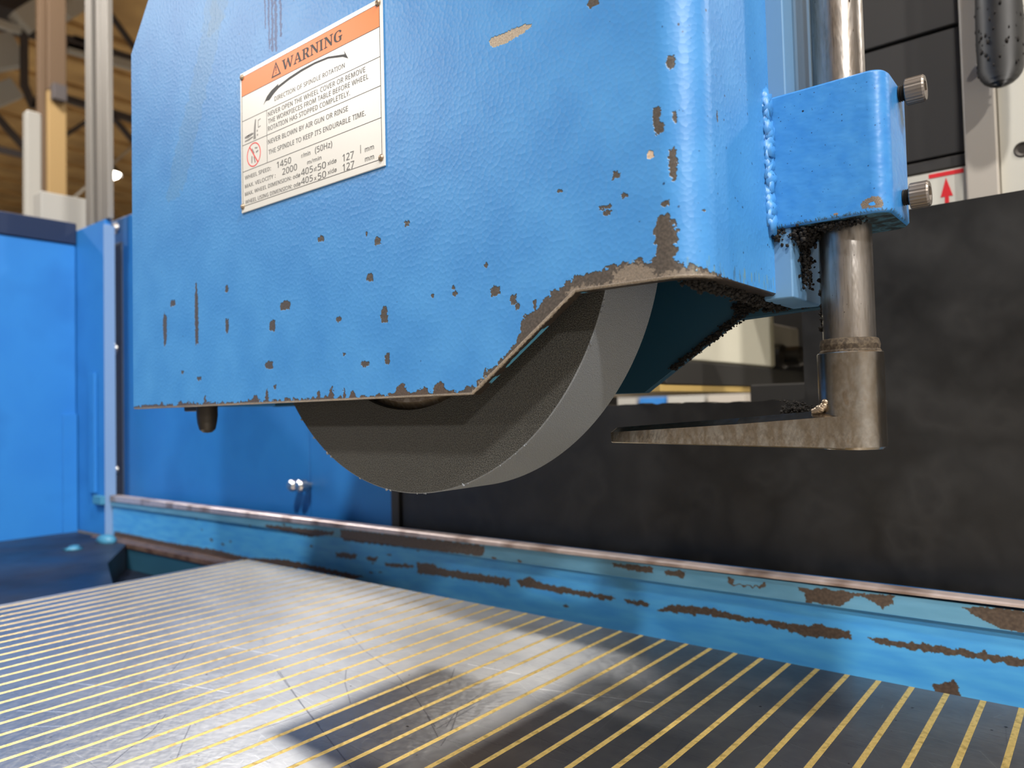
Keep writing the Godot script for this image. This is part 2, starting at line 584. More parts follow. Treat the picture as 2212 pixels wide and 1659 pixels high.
# ---------------------------------------------------------------- the machine behind the table
func machine_back() -> void:
	# white column, its black bellows and the label
	var o := thing("machine_column", "pale machine column with black bellows plates and a dark bolt hole", "machine column", L(0.2, -H, -1.0))
	var a := MB.new()
	a.box(-0.1036, -0.0764, -H, 1.2, -0.95, -0.85, 0.002)
	put("edge_strip", a, M.warm_white, o)
	var b := MB.new()
	b.box(-0.0764, 0.12, -H, 1.2, -1.4, -0.858, 0.002)
	put("side_panel", b, M.panel_white, o)
	var c := MB.new()
	c.box(-0.185, -0.1036, -H, 0.2332, -1.4, -0.862, 0.002)
	put("lower_panel", c, M.cream, o)
	var c2 := MB.new()
	c2.box(-0.9, -0.187, 0.026, 0.2332, -1.4, -1.18, 0.002)
	put("rear_panel", c2, M.black_plate, o)
	var ys := [0.2335, 0.2478, 0.379, 0.52, 0.66, 0.8]
	for i in 5:
		var p := MB.new()
		p.box(-0.33, -0.1042, ys[i] + 0.0012, ys[i + 1] - 0.0012, -0.9, -0.864 - 0.002 * (i % 2), 0.0015)
		put("bellows_plate", p, M.black_plate, o)
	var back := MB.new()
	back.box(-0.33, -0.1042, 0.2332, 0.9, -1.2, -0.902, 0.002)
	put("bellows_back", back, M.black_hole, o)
	var h := MB.new()
	h.lathe([Vector2(0.0, 0.0003), Vector2(0.004, 0.0003)], Vector3(-0.057, 0.2372, -0.858), 2, 20)
	h.lathe([Vector2(0.004, 0.0003), Vector2(0.0065, 0.0012), Vector2(0.0075, 0.0)], Vector3(-0.057, 0.2372, -0.858), 2, 20)
	put("bolt_hole", h, M.dark_steel, o)
	var sc := MB.new()
	sc.lathe([Vector2(0.0045, 0.0), Vector2(0.0045, 0.002), Vector2(0.003, 0.004), Vector2(0.0, 0.0045)], Vector3(-0.0859, 0.3251, -0.85), 2, 20)
	put("screw", sc, M.bright_steel, o)
	# red arrow label
	var l := MB.new()
	l.box(-0.166, -0.104, 0.186, 0.2325, -0.8622, -0.8612, 0.0002)
	var lp := put("arrow_label", l, M.paper, o)
	lp.set_meta("label", "white label with a red arrow pointing up to a red bar")
	var rb := MB.new()
	rb.box(-0.1375, -0.1065, 0.2266, 0.231, -0.8614, -0.8608, 0.0001)
	put("red_bar", rb, M.red, lp)
	var ra := MB.new()
	ra.prism(PackedVector2Array([Vector2(-0.1222, 0.2248), Vector2(-0.1277, 0.2053), Vector2(-0.124, 0.2058), Vector2(-0.1243, 0.187), Vector2(-0.1203, 0.187), Vector2(-0.1203, 0.2058), Vector2(-0.1167, 0.2053)]), 2, -0.8614, -0.8608)
	put("red_arrow", ra, M.red, lp)
	# hose covered in swarf
	var hs := MB.new()
	var ring := []
	for i in 26:
		var y := 0.64 - 0.0164 * i if i < 20 else 0.306 - 0.0188 * sin((i - 19) * PI / 12.6)
		var r := 0.0187 if i < 20 else 0.0187 * cos((i - 19) * PI / 12.6)
		var s := []
		for k in 24:
			var g := TAU * k / 24
			var rr := r * (1.0 + 0.06 * noise.get_noise_3d(cos(g) * 90, y * 4000, sin(g) * 90))
			s.append(Vector3(-0.0668 - 0.012 * (0.38 - y) + rr * cos(g), y, -0.815 + rr * sin(g)))
		ring.append(s)
	hs.loft(ring, true, true)
	var hose := thing("coolant_hose", "black dust-caked hose hanging in front of the pale column at upper right", "hose", L(-0.067, 0.3, -0.815))
	put("tube", hs, M.black_sheet, hose)
	var hd := MB.new()
	for i in 260:
		var y := 0.302 + 0.2 * pow(rng.randf(), 1.3)
		var g := rng.randf() * TAU
		hd.lump(Vector3(-0.0668 - 0.012 * (0.38 - y) + 0.0183 * cos(g), y, -0.815 + 0.0183 * sin(g)), Vector3(0.0009, 0.0018, 0.0009) * (0.4 + 1.2 * rng.randf()), i, 0.5, 6, 4)
	tag(put("dust_crust", hd, M.black_dust, hose), "", "", "", "stuff")
	# saddle side seen through the notch
	var sd := thing("wheel_saddle", "cream machine saddle with a dark slide bar, seen under the cover behind the wheel", "saddle", L(-0.45, -0.1, -0.95))
	var s1 := MB.new()
	s1.box(-0.55, -0.36, 0.049, 0.24, -1.03, -0.73, 0.004)
	put("block", s1, M.cream, sd)
	var s2 := MB.new()
	s2.box(-0.5, -0.362, 0.082, 0.112, -1.14, -1.03, 0.003)
	put("lug", s2, M.warm_white, sd)
	var s3 := MB.new()
	s3.box(-0.75, -0.358, 0.0228, 0.0488, -1.16, -0.7, 0.002)
	put("slide_bar", s3, M.black_plate, sd)
	var s4 := MB.new()
	s4.box(-0.55, -0.36, 0.0152, 0.0226, -0.95, -0.69, 0.001)
	put("wiper_strip", s4, M.yellow_strip, sd)
	var s5 := MB.new()
	s5.lathe([Vector2(0.0, 0.03), Vector2(0.011, 0.029), Vector2(0.014, 0.024), Vector2(0.014, 0.006), Vector2(0.018, 0.0)], Vector3(-0.36, 0.066, -1.06), 0, 24)
	put("knob", s5, M.dark_steel, sd)
	var s6 := MB.new()
	s6.box(-0.55, -0.36, -0.6, -0.02, -1.16, -0.95, 0.002)
	s6.box(-0.78, -0.69, -0.02, 0.0488, -1.16, -0.95, 0.002)
	s6.box(-0.325, -0.19, -0.2, 0.0226, -0.88, -0.84, 0.002)
	put("base", s6, M.black_plate, sd)
	for q in [[-1.675, -1.545, "blue_sheet", "blue cabinet top"], [-1.95, -1.69, "white_paint", "white cabinet top at the wheel side"], [-1.535, -1.36, "white_paint", "white cabinet top right beside the blue one"], [-1.345, -1.18, "warm_white", "pale cabinet top at the right end"]]:
		var bb := MB.new()
		bb.box(q[0], q[1], -H, 0.043 + 0.004 * noise.get_noise_1d(q[0] * 900.0), -3.3, -3.0, 0.003)
		tag(put("low_cabinet", bb, M[q[2]]), "%s in the low row seen under the cover" % q[3], "cabinet", "low cabinets behind the machine")
	# spindle head above, hidden by the cover
	var sp := thing("spindle_head", "blue spindle head that carries the wheel behind its cover", "spindle head", L(-0.45, 0.06, -0.6))
	var sh := MB.new()
	sh.box(-0.6, -0.29, 0.1405, 0.6, -0.72, -0.4375, 0.01)
	put("housing", sh, M.blue_sheet, sp)


# ---------------------------------------------------------------- guards round the table
func guards() -> void:
	var g := thing("left_splash_guard", "blue sheet-metal guard wall standing across the left end of the table", "splash guard", L(-1.6, -0.215, -0.2))
	var a := MB.new()
	a.box(-1.62, -1.6, -0.23, 0.3505, -0.6095, 0.6, 0.002)
	put("panel", a, M.blue_sheet, g)
	var b := MB.new()
	b.box(-1.62, -1.5965, 0.3508, 0.394, -0.6098, 0.6, 0.002)
	put("top_band", b, M.navy_band, g)
	var c := MB.new()
	c.box(-1.6, -1.594, -0.225, 0.0133, -0.609, -0.583, 0.001)
	put("lap_plate", c, M.blue_sheet, g)
	# back guard with corner post, door seam and knobs
	var k := thing("back_splash_guard", "blue back guard panel with a door seam and two small steel knobs", "splash guard", L(-1.2, -0.215, -0.68))
	var p := MB.new()
	p.box(-1.62, -1.4705, -0.2155, 0.38, -0.6235, -0.6105, 0.001)
	put("corner_post", p, M.blue_sheet, k)
	var ed := MB.new()
	ed.box(-1.4702, -1.4685, -0.2155, 0.37, -0.628, -0.608, 0.0005)
	put("metal_edge", ed, M.edge_blue, k)
	var st := MB.new()
	st.box(-1.53, -1.505, -0.138, 0.09, -0.61, -0.6035, 0.001)
	put("cover_strip", st, M.blue_sheet, k)
	var q := MB.new()
	q.box(-1.62, -0.9235, -0.25, 0.405, -0.69, -0.668, 0.002)
	put("panel", q, M.blue_sheet, k)
	var q2 := MB.new()
	q2.box(-0.9225, -0.744, -0.25, 0.012, -0.69, -0.668, 0.002)
	put("panel", q2, M.blue_sheet, k)
	var gs := MB.new()
	gs.box(-1.575, -1.525, -0.15, 0.355, -0.668, -0.6645, 0.001)
	put("gasket_strip", gs, M.gasket, k)
	for y in [0.387, 0.142, -0.1]:
		var s := MB.new()
		s.lathe([Vector2(0.0, 0.008), Vector2(0.008, 0.007), Vector2(0.011, 0.0)], Vector3(-1.555, y, -0.668 if y > 0.36 else -0.6645), 2, 16)
		put("screw", s, M.bright_steel, k)
	for x in [-0.9405, -0.921]:
		var s := MB.new()
		s.lathe([Vector2(0.0, 0.024), Vector2(0.006, 0.0235), Vector2(0.0085, 0.02), Vector2(0.0085, 0.01), Vector2(0.004, 0.009), Vector2(0.004, 0.0)], Vector3(x, -0.1025, -0.668), 2, 20)
		put("knob", s, M.bright_steel, k)
	# clear corner post, aluminium profile standing on the guard
	var pr := thing("window_frame_post", "tall aluminium window profile standing on the corner of the left guard", "post", L(-1.51, 0.38, -0.63))
	for w in [[-1.56, -1.534, -0.612], [-1.511, -1.493, -0.612], [-1.491, -1.46, -0.6125]]:
		var s := MB.new()
		s.box(w[0], w[1], 0.3805, 1.3, -0.623, w[2], 0.001)
		put("flange", s, M.aluminium, pr)
	var cw := MB.new()
	cw.box(-1.534, -1.511, 0.3805, 1.3, -0.623, -0.62, 0.0005)
	put("web", cw, M.truss_dark, pr)
	var wb := MB.new()
	wb.box(-1.98, -1.93, -H, 0.54, -0.82, -0.66, 0.003)
	tag(put("white_cabinet", wb, M.white_paint), "white cabinet edge standing just outside the corner of the left guard", "cabinet")
	# black sheet
	var bk := MB.new()
	var poly := PackedVector2Array([Vector2(-0.743, -0.25), Vector2(0.7, -0.25), Vector2(0.7, 0.1541), Vector2(-0.209, 0.1541), Vector2(-0.209, 0.004)])
	var x := -0.22
	while x > -0.74:
		poly.append(Vector2(x, 0.0028 + 0.0022 * noise.get_noise_1d(x * 9000.0)))
		x -= 0.006
	poly.append(Vector2(-0.743, 0.004))
	bk.prism(poly, 2, -0.69, -0.667)
	var bs := thing("black_guard_sheet", "black dusty rubber guard sheet behind the table, notched below the wheel cover", "guard sheet", L(0, -0.25, -0.68))
	put("sheet", bk, M.black_sheet, bs)
	var lip := MB.new()
	lip.box(-0.7425, -0.727, -0.25, 0.002, -0.667, -0.663, 0.001)
	put("edge_strip", lip, M.black_plate, bs)


# ---------------------------------------------------------------- rail, trough, bed
func rail_and_bed() -> void:
	var X0 := -1.466
	var X1 := 0.5
	var im := img(2048, 128, rgb(70, 146, 190))      # x from -1.47 to 0.0, y from -0.223 to -0.135
	var S := Vector2(2048 / 1.47, 128 / 0.088)
	var px := func(q: Vector2): return Vector2((q.x + 1.47) * S.x, (-0.135 - q.y) * S.y)
	noise.frequency = 0.02
	for yy in 128:
		for xx in 2048:
			var k := 0.5 + 0.5 * noise.get_noise_2d(xx * 0.6, yy * 3.0)
			var c := rgb(56, 138, 206).lerp(rgb(84, 166, 216), k)
			if yy < 37:
				c = rgb(80, 132, 160).lerp(rgb(100, 152, 182), k)
			im.set_pixel(xx, yy, c)
	for s in ["-336 -187 -321 -180 -288 -177 -257 -180 -206 -180 -191 -177 -168 -179 -165 -184 -199 -188 -232 -184 -284 -184 -317 -187", "-158 -181 -141 -180 -94 -179 -40 -179 0 -178 0 -183 -40 -184 -94 -184 -141 -185", "-112 -209 -104 -206 -97 -201 -94 -209 -94 -214 -108 -214",
			"-205 -149 -173 -147 -134 -146 -136 -152 -142 -157 -149 -152 -161 -149 -172 -159 -198 -159 -200 -153", "-90 -148 -67 -144 -53 -145 0 -146 0 -158 -66 -160 -82 -153", "-264 -148 -258 -148 -259 -153 -238 -152 -232 -148 -233 -153 -262 -154", "-324 -149 -303 -147 -305 -153 -322 -153",
			"-380 -148 -337 -147 -335 -153 -378 -152", "-448 -180 -433 -180 -381 -181 -379 -183 -433 -185 -449 -187", "-370 -182 -342 -181 -345 -185 -367 -185", "-805 -181 -760 -179 -765 -186 -803 -187", "-744 -180 -720 -179 -724 -184 -740 -185", "-709 -184 -656 -181 -657 -185 -705 -188",
			"-653 -178 -621 -176 -618 -180 -553 -180 -509 -179 -509 -188 -585 -188 -650 -190", "-500 -180 -483 -174 -467 -179 -428 -180 -380 -181 -382 -185 -428 -185 -495 -186", "-789 -149 -652 -147 -540 -147 -543 -158 -656 -161 -789 -164", "-961 -156 -802 -153 -802 -157 -857 -165 -956 -161",
			"-1028 -211 -916 -202 -749 -206 -769 -212 -858 -210 -1011 -217", "-1460 -207 -1250 -209 -1100 -207 -1000 -210 -1000 -217 -1460 -217"]:
		var poly := PackedVector2Array()
		for q in numbers(s):
			poly.append(px.call(q))
		patch(im, poly, rgb(64, 53, 46), rgb(86, 73, 62), 3.0)
	for i in 26:
		var c: Vector2 = px.call(Vector2(-1.2 + 1.2 * rng.randf(), -0.2 + 0.05 * rng.randf()))
		patch(im, oval(c, 4 + 8 * rng.randf(), 2 + 3 * rng.randf()), rgb(64, 53, 46), rgb(86, 73, 62), 2.0)
	var m := mat("rail_paint", Color.WHITE, 0.45)
	m.albedo_texture = tex(im)
	m.texture_repeat = false
	var rail := thing("trough_rail", "worn blue rail with a bare metal lip along the back of the table", "rail", L(-0.5, -0.215, -0.64))
	var face := func(y0: float, y1: float, z: float) -> MB:
		var b := MB.new()
		var u0 := (X0 + 1.47) / 1.47
		var v := func(y): return (-0.135 - y) / 0.088
		b.quad([Vector3(X0, y0, z), Vector3(0, y0, z), Vector3(0, y1, z), Vector3(X0, y1, z)], [Vector3.BACK, Vector3.BACK, Vector3.BACK, Vector3.BACK], [Vector2(u0, v.call(y0)), Vector2(1, v.call(y0)), Vector2(1, v.call(y1)), Vector2(u0, v.call(y1))])
		b.quad([Vector3(0, y0, z), Vector3(X1, y0, z), Vector3(X1, y1, z), Vector3(0, y1, z)], [Vector3.BACK, Vector3.BACK, Vector3.BACK, Vector3.BACK], [Vector2(0.5, v.call(y0)), Vector2(1, v.call(y0)), Vector2(1, v.call(y1)), Vector2(0.5, v.call(y1))])
		b.flat(Vector3(X0, y0, z), Vector3(X1, y0, z), Vector3(X1, y0, z - 0.004), Vector3(X0, y0, z - 0.004), Vector3.DOWN)
		b.flat(Vector3(X0, y0, z), Vector3(X0, y1, z), Vector3(X0, y1, z - 0.004), Vector3(X0, y0, z - 0.004), Vector3.LEFT)
		return b
	put("upper_face", face.call(-0.1605, -0.1455, -0.617), m, rail)
	put("lower_face", face.call(-0.215, -0.1605, -0.6205), m, rail)
	var core := MB.new()
	core.box(X0, X1, -0.215, -0.146, -0.655, -0.621, 0.001)
	put("core", core, M.blue_dark, rail)
	var lip := MB.new()
	var ls := []
	for q in [[X0, 0.0105], [-0.9, 0.0075], [-0.45, 0.0042], [0.0, 0.002], [X1, 0.002]]:
		ls.append([Vector3(q[0], -0.1410 - q[1], -0.6155), Vector3(q[0], -0.142, -0.6155), Vector3(q[0], -0.141, -0.6175), Vector3(q[0], -0.141, -0.629), Vector3(q[0], -0.1410 - q[1], -0.629)])
	lip.loft(ls)
	put("lip", lip, M.lip_metal, rail).set_meta("label", "bare metal lip")
	var eb := MB.new()
	eb.box(-1.505, -1.468, -0.158, -0.141, -0.6095, -0.6, 0.002)
	put("end_bracket", eb, M.rail_paint_plain, rail)
	# trough: ledge, floor, tray
	var tr := thing("coolant_trough", "dark wet coolant trough with a rusty ledge behind the far end of the table", "trough", L(-1.3, -0.3, -0.4))
	var le := MB.new()
	le.box(-1.5, X1, -0.2255, -0.2158, -0.664, -0.594, 0.002)
	put("ledge", le, M.rust, tr)
	var lf := MB.new()
	lf.box(-1.5, X1, -0.262, -0.226, -0.64, -0.597, 0.001)
	put("ledge_face", lf, M.trough_teal, tr)
	var fl := MB.new()
	fl.box(-1.598, X1, -0.3, -0.262, -0.664, 0.4, 0.002)
	put("trough_floor", fl, M.wet_tray, tr)
	var ty := MB.new()
	ty.prism(PackedVector2Array([Vector2(-1.599, 0.4), Vector2(-0.985, 0.4), Vector2(-0.985, -0.42), Vector2(-1.2, -0.5), Vector2(-1.37, -0.606), Vector2(-1.599, -0.606)]), 1, -0.262, -0.2175, 0.001)
	put("tray", ty, M.wet_tray, tr)
	var cb := MB.new()
	cb.lump(Vector3(-1.41, -0.214, -0.585), Vector3(0.03, 0.01, 0.012), 3, 0.2, 12, 6)
	put("paint_blob", cb, M.rail_paint_plain, tr)
	cb = MB.new()
	cb.lump(Vector3(-1.38, -0.216, -0.52), Vector3(0.018, 0.004, 0.014), 4, 0.5, 12, 6)
	put("paint_blob", cb, M.rail_paint_plain, tr)
	# machine bed under it all
	var bd := MB.new()
	bd.box(-1.7, 0.9, -H, -0.3005, -0.664, 0.38, 0.005)
	tag(put("machine_bed", bd, M.blue_sheet), "blue machine bed under the table and trough", "machine bed")


func lip_metal() -> StandardMaterial3D:
	var m := mat("lip_metal", rgb(214, 203, 198), 0.4, 0.6)
	m.albedo_texture = ntex(0.02, [rgb(150, 130, 118), rgb(255, 250, 250), rgb(215, 200, 195)], 256, FastNoiseLite.TYPE_SIMPLEX_SMOOTH, 4, 61)
	world_tri(m, 3.0)
	var r := mat("rust", rgb(112, 96, 86), 0.5, 0.3)
	r.albedo_texture = ntex(0.015, [rgb(120, 90, 76), rgb(255, 240, 230), rgb(170, 150, 140)], 256, FastNoiseLite.TYPE_SIMPLEX_SMOOTH, 5, 62)
	world_tri(r, 4.0)
	mat("rail_paint_plain", rgb(62, 128, 160), 0.5)
	mat("trough_teal", rgb(34, 76, 98), 0.5)
	var w := mat("wet_tray", rgb(34, 40, 54), 0.22)
	w.albedo_texture = ntex(0.008, [rgb(130, 90, 84), rgb(255, 255, 255), rgb(180, 180, 200), rgb(120, 84, 76)], 512, FastNoiseLite.TYPE_SIMPLEX_SMOOTH, 5, 63)
	w.roughness_texture = ntex(0.01, [rgb(120, 120, 120), rgb(255, 255, 255)], 256, FastNoiseLite.TYPE_SIMPLEX_SMOOTH, 5, 64)
	w.roughness = 0.6
	world_tri(w, 1.4)
	return m


# ---------------------------------------------------------------- magnetic chuck
func chuck() -> void:
	var X0 := -0.9525
	var Z0 := -0.5835
	var Z1 := 0.05
	var Y := -0.2
	# ground steel with scratches: u over x from -0.96 to -0.04, v over z from -0.59 to -0.13
	var W := 2048
	var Hh := 1024
	var im := img(W, Hh, rgb(176, 174, 170))
	var sx := W / 0.92
	var sz := Hh / 0.46
	var px := func(x: float, z: float): return Vector2((x + 0.96) * sx, (z + 0.59) * sz)
	noise.frequency = 0.004
	for y in range(0, Hh, 2):
		for x in range(0, W, 2):
			var k := 0.5 + 0.5 * noise.get_noise_2d(x, y * 2.0)
			var j := 0.5 + 0.5 * noise.get_noise_2d(x * 9.0 + 400.0, y * 9.0)
			var c := rgb(146, 146, 146).lerp(rgb(192, 189, 184), clampf(k * 0.7 + j * 0.3, 0, 1))
			for q in 4:
				im.set_pixel(x + (q & 1), y + (q >> 1), c)
	for i in 2600:
		var a := Vector2(rng.randf() * W, rng.randf() * Hh)
		var l := 8.0 + 90.0 * pow(rng.randf(), 3.0)
		var g := 0.12 * rng.randfn() + (0.0 if rng.randf() < 0.75 else rng.randf() * TAU)
		var bright := rng.randf() < 0.5
		stroke(im, a, a + Vector2(cos(g), sin(g)) * l, 1.0, rgb(232, 230, 226) if bright else rgb(104, 102, 100), 0.1 + 0.3 * rng.randf())
	for s in ["-526 -345 -443 -312 -378 -287 -344 -274", "-592 -460 -504 -416 -435 -391 -390 -368 -344 -341", "-475 -375 -454 -357 -419 -334", "-350 -407 -347 -355 -352 -302", "-381 -384 -396 -350", "-352 -372 -333 -345 -322 -324", "-356 -396 -349 -365 -338 -345", "-434 -265 -431 -290 -429 -326",
			"-408 -427 -387 -399", "-651 -347 -610 -313 -582 -287", "-507 -248 -488 -230 -473 -208 -460 -191", "-480 -252 -455 -233 -434 -218", "-515 -342 -445 -313 -405 -298", "-360 -350 -330 -330", "-345 -380 -341 -340"]:
		var p := numbers(s)
		for i in p.size() - 1:
			stroke(im, px.call(p[i].x, p[i].y), px.call(p[i + 1].x, p[i + 1].y), 1.2, rgb(80, 80, 84), 0.6)
	for s in ["-406 -440 -358 -446", "-570 -171 -562 -185 -537 -205", "-590 -268 -554 -284 -508 -295", "-728 -316 -679 -328 -647 -340", "-612 -354 -550 -364", "-330 -430 -250 -455", "-600 -190 -560 -215", "-640 -230 -590 -250"]:
		var p := numbers(s)
		for i in p.size() - 1:
			stroke(im, px.call(p[i].x, p[i].y), px.call(p[i + 1].x, p[i + 1].y), 1.8, rgb(245, 243, 238), 0.8)
	specks(im, Rect2(0, 0, W, Hh), 160, 3.0, rgb(60, 52, 46))
	var st := mat("chuck_steel", rgb(236, 238, 242), 0.36, 1.0)
	st.anisotropy_enabled = true
	st.anisotropy = -0.8
	st.albedo_texture = tex(im)
	st.normal_enabled = true
	st.normal_texture = nmap(0.08, 2.0, 1024, FastNoiseLite.TYPE_SIMPLEX_SMOOTH, 4, 71)
	st.normal_scale = 0.07
	var bs := mat("brass", rgb(238, 212, 136), 0.55, 0.85)
	bs.albedo_texture = ntex(0.03, [rgb(190, 180, 160), rgb(255, 252, 245), rgb(228, 220, 205)], 256, FastNoiseLite.TYPE_SIMPLEX_SMOOTH, 4, 72)
	world_tri(bs, 14.0)
	var o := thing("magnetic_chuck", "ground steel magnetic chuck table inlaid with rows of thin brass strips", "magnetic chuck", L(-0.4, -0.262, -0.25))
	var body := MB.new()
	body.box(X0 + 0.001, 0.42, -0.2615, -0.206, Z0 + 0.001, Z1 - 0.001, 0.001)
	put("body", body, M.dark_steel, o)
	var top := func(x0: float, x1: float, y: float, c: float) -> MB:
		var b := MB.new()
		b.box(x0, x1, -0.2058, y, Z0, Z1, c)
		b.t.clear()
		for q in b.v:
			b.t.append(Vector2((q.x + 0.96) / 0.92, (q.z + 0.59) / 0.46))
		return b
	# end bar, then steel bar / brass strip in turn; brass pitch 21.25 mm, one strip's middle lies at x = -0.0536
	var pitch := 0.02125
	var bw := 0.0036
	var first := -0.0536 - pitch * 42
	var eb := MB.new()
	eb.box(X0 - 0.012, X0 - 0.0004, -0.2615, -0.2003, Z0, Z1, 0.0035)
	put("end_plate", eb, M.bright_steel, o)
	put("steel_bar", top.call(X0, first - bw * 0.5, Y, 0.0002), st, o)
	var i := 0
	while true:
		var x := first + i * pitch
		if x > 0.4:
			break
		var b := MB.new()
		b.box(x - bw * 0.5, x + bw * 0.5, -0.2058, Y - 0.00003, Z0, Z1, 0.0001)
		put("brass_strip", b, bs, o)
		put("steel_bar", top.call(x + bw * 0.5, x + pitch - bw * 0.5, Y, 0.00012), st, o)
		i += 1


# ---------------------------------------------------------------- wheel
func wheel() -> void:
	var c := Vector3(-0.3355, 0.1004, 0.0)
	var R := 0.1495
	var zf := -0.3147
	var o := thing("grinding_wheel", "dark grey abrasive grinding wheel with a paler rim under the blue cover", "grinding wheel", L(c.x, c.y, -0.34))
	var a := MB.new()
	a.lathe([Vector2(0.0985, zf - 0.006), Vector2(0.0988, zf), Vector2(R - 0.0006, zf)], c, 2, 160)
	a.lathe([Vector2(R - 0.0006, zf - 0.05), Vector2(0.06, zf - 0.05)], c, 2, 160)
	put("wheel_face", a, M.wheel_grit, o)
	var b := MB.new()
	b.lathe([Vector2(R - 0.0006, zf - 0.05), Vector2(R, zf - 0.0494), Vector2(R, zf - 0.0006), Vector2(R - 0.0006, zf)], c, 2, 200)
	put("wheel_rim", b, M.tread_grit, o)
	var g := MB.new()
	for i in 70:
		var t := rng.randf() * TAU
		g.lump(Vector3(c.x + R * cos(t), c.y + R * sin(t), zf - 0.0004), Vector3.ONE * (0.0004 + 0.0008 * pow(rng.randf(), 2.0)), i, 0.5, 6, 4)
	tag(put("loose_grit", g, M.tread_grit, o), "", "", "", "stuff")
	var h := MB.new()
	h.lathe([Vector2(0.05, zf - 0.003), Vector2(0.055, zf - 0.0022), Vector2(0.094, zf - 0.0022), Vector2(0.0965, zf - 0.0045), Vector2(0.0985, zf - 0.006)], c, 2, 96)
	h.lathe([Vector2(0.02, zf - 0.052), Vector2(0.02, zf - 0.118)], c, 2, 48)
	h.lathe([Vector2(0.0, zf + 0.004), Vector2(0.03, zf + 0.004), Vector2(0.05, zf - 0.003)], c, 2, 48)
	put("hub_flange", h, M.worn_steel, o)
	for k in 8:
		var t := TAU * (k + 0.25) / 8
		var s := MB.new()
		s.lathe([Vector2(0.0, 0.006), Vector2(0.0055, 0.006), Vector2(0.006, 0.0055), Vector2(0.006, 0.0)], c + Vector3(0.08 * cos(t), 0.08 * sin(t), zf - 0.0022), 2, 20)
		put("flange_bolt", s, M.dark_steel, o)


# ---------------------------------------------------------------- wheel cover
const ZP := -0.2947
const XS := -0.133
const RC := 0.018
const XL := -0.655


func shell(s: float, off: float) -> Array:            # a point of the cover's skin seen from above, s along it, off inwards: [x, z, normal]
	var flat := XS - RC - XL
	if s <= flat:
		return [XL + s, ZP - off, Vector3.BACK]
	var arc := RC * PI / 2
	if s <= flat + arc:
		var g := (s - flat) / RC
		return [XS - RC + (RC - off) * sin(g), ZP - RC + (RC - off) * cos(g), Vector3(sin(g), 0, cos(g))]
	return [XS - off, ZP - RC - (s - flat - arc), Vector3.RIGHT]


func shell_low(s: float) -> float:
	if s < 0.39:
		return 0.0087
	if s < 0.4572:
		return lerpf(0.0087, 0.0557, (s - 0.39) / 0.0672)
	return 0.0557


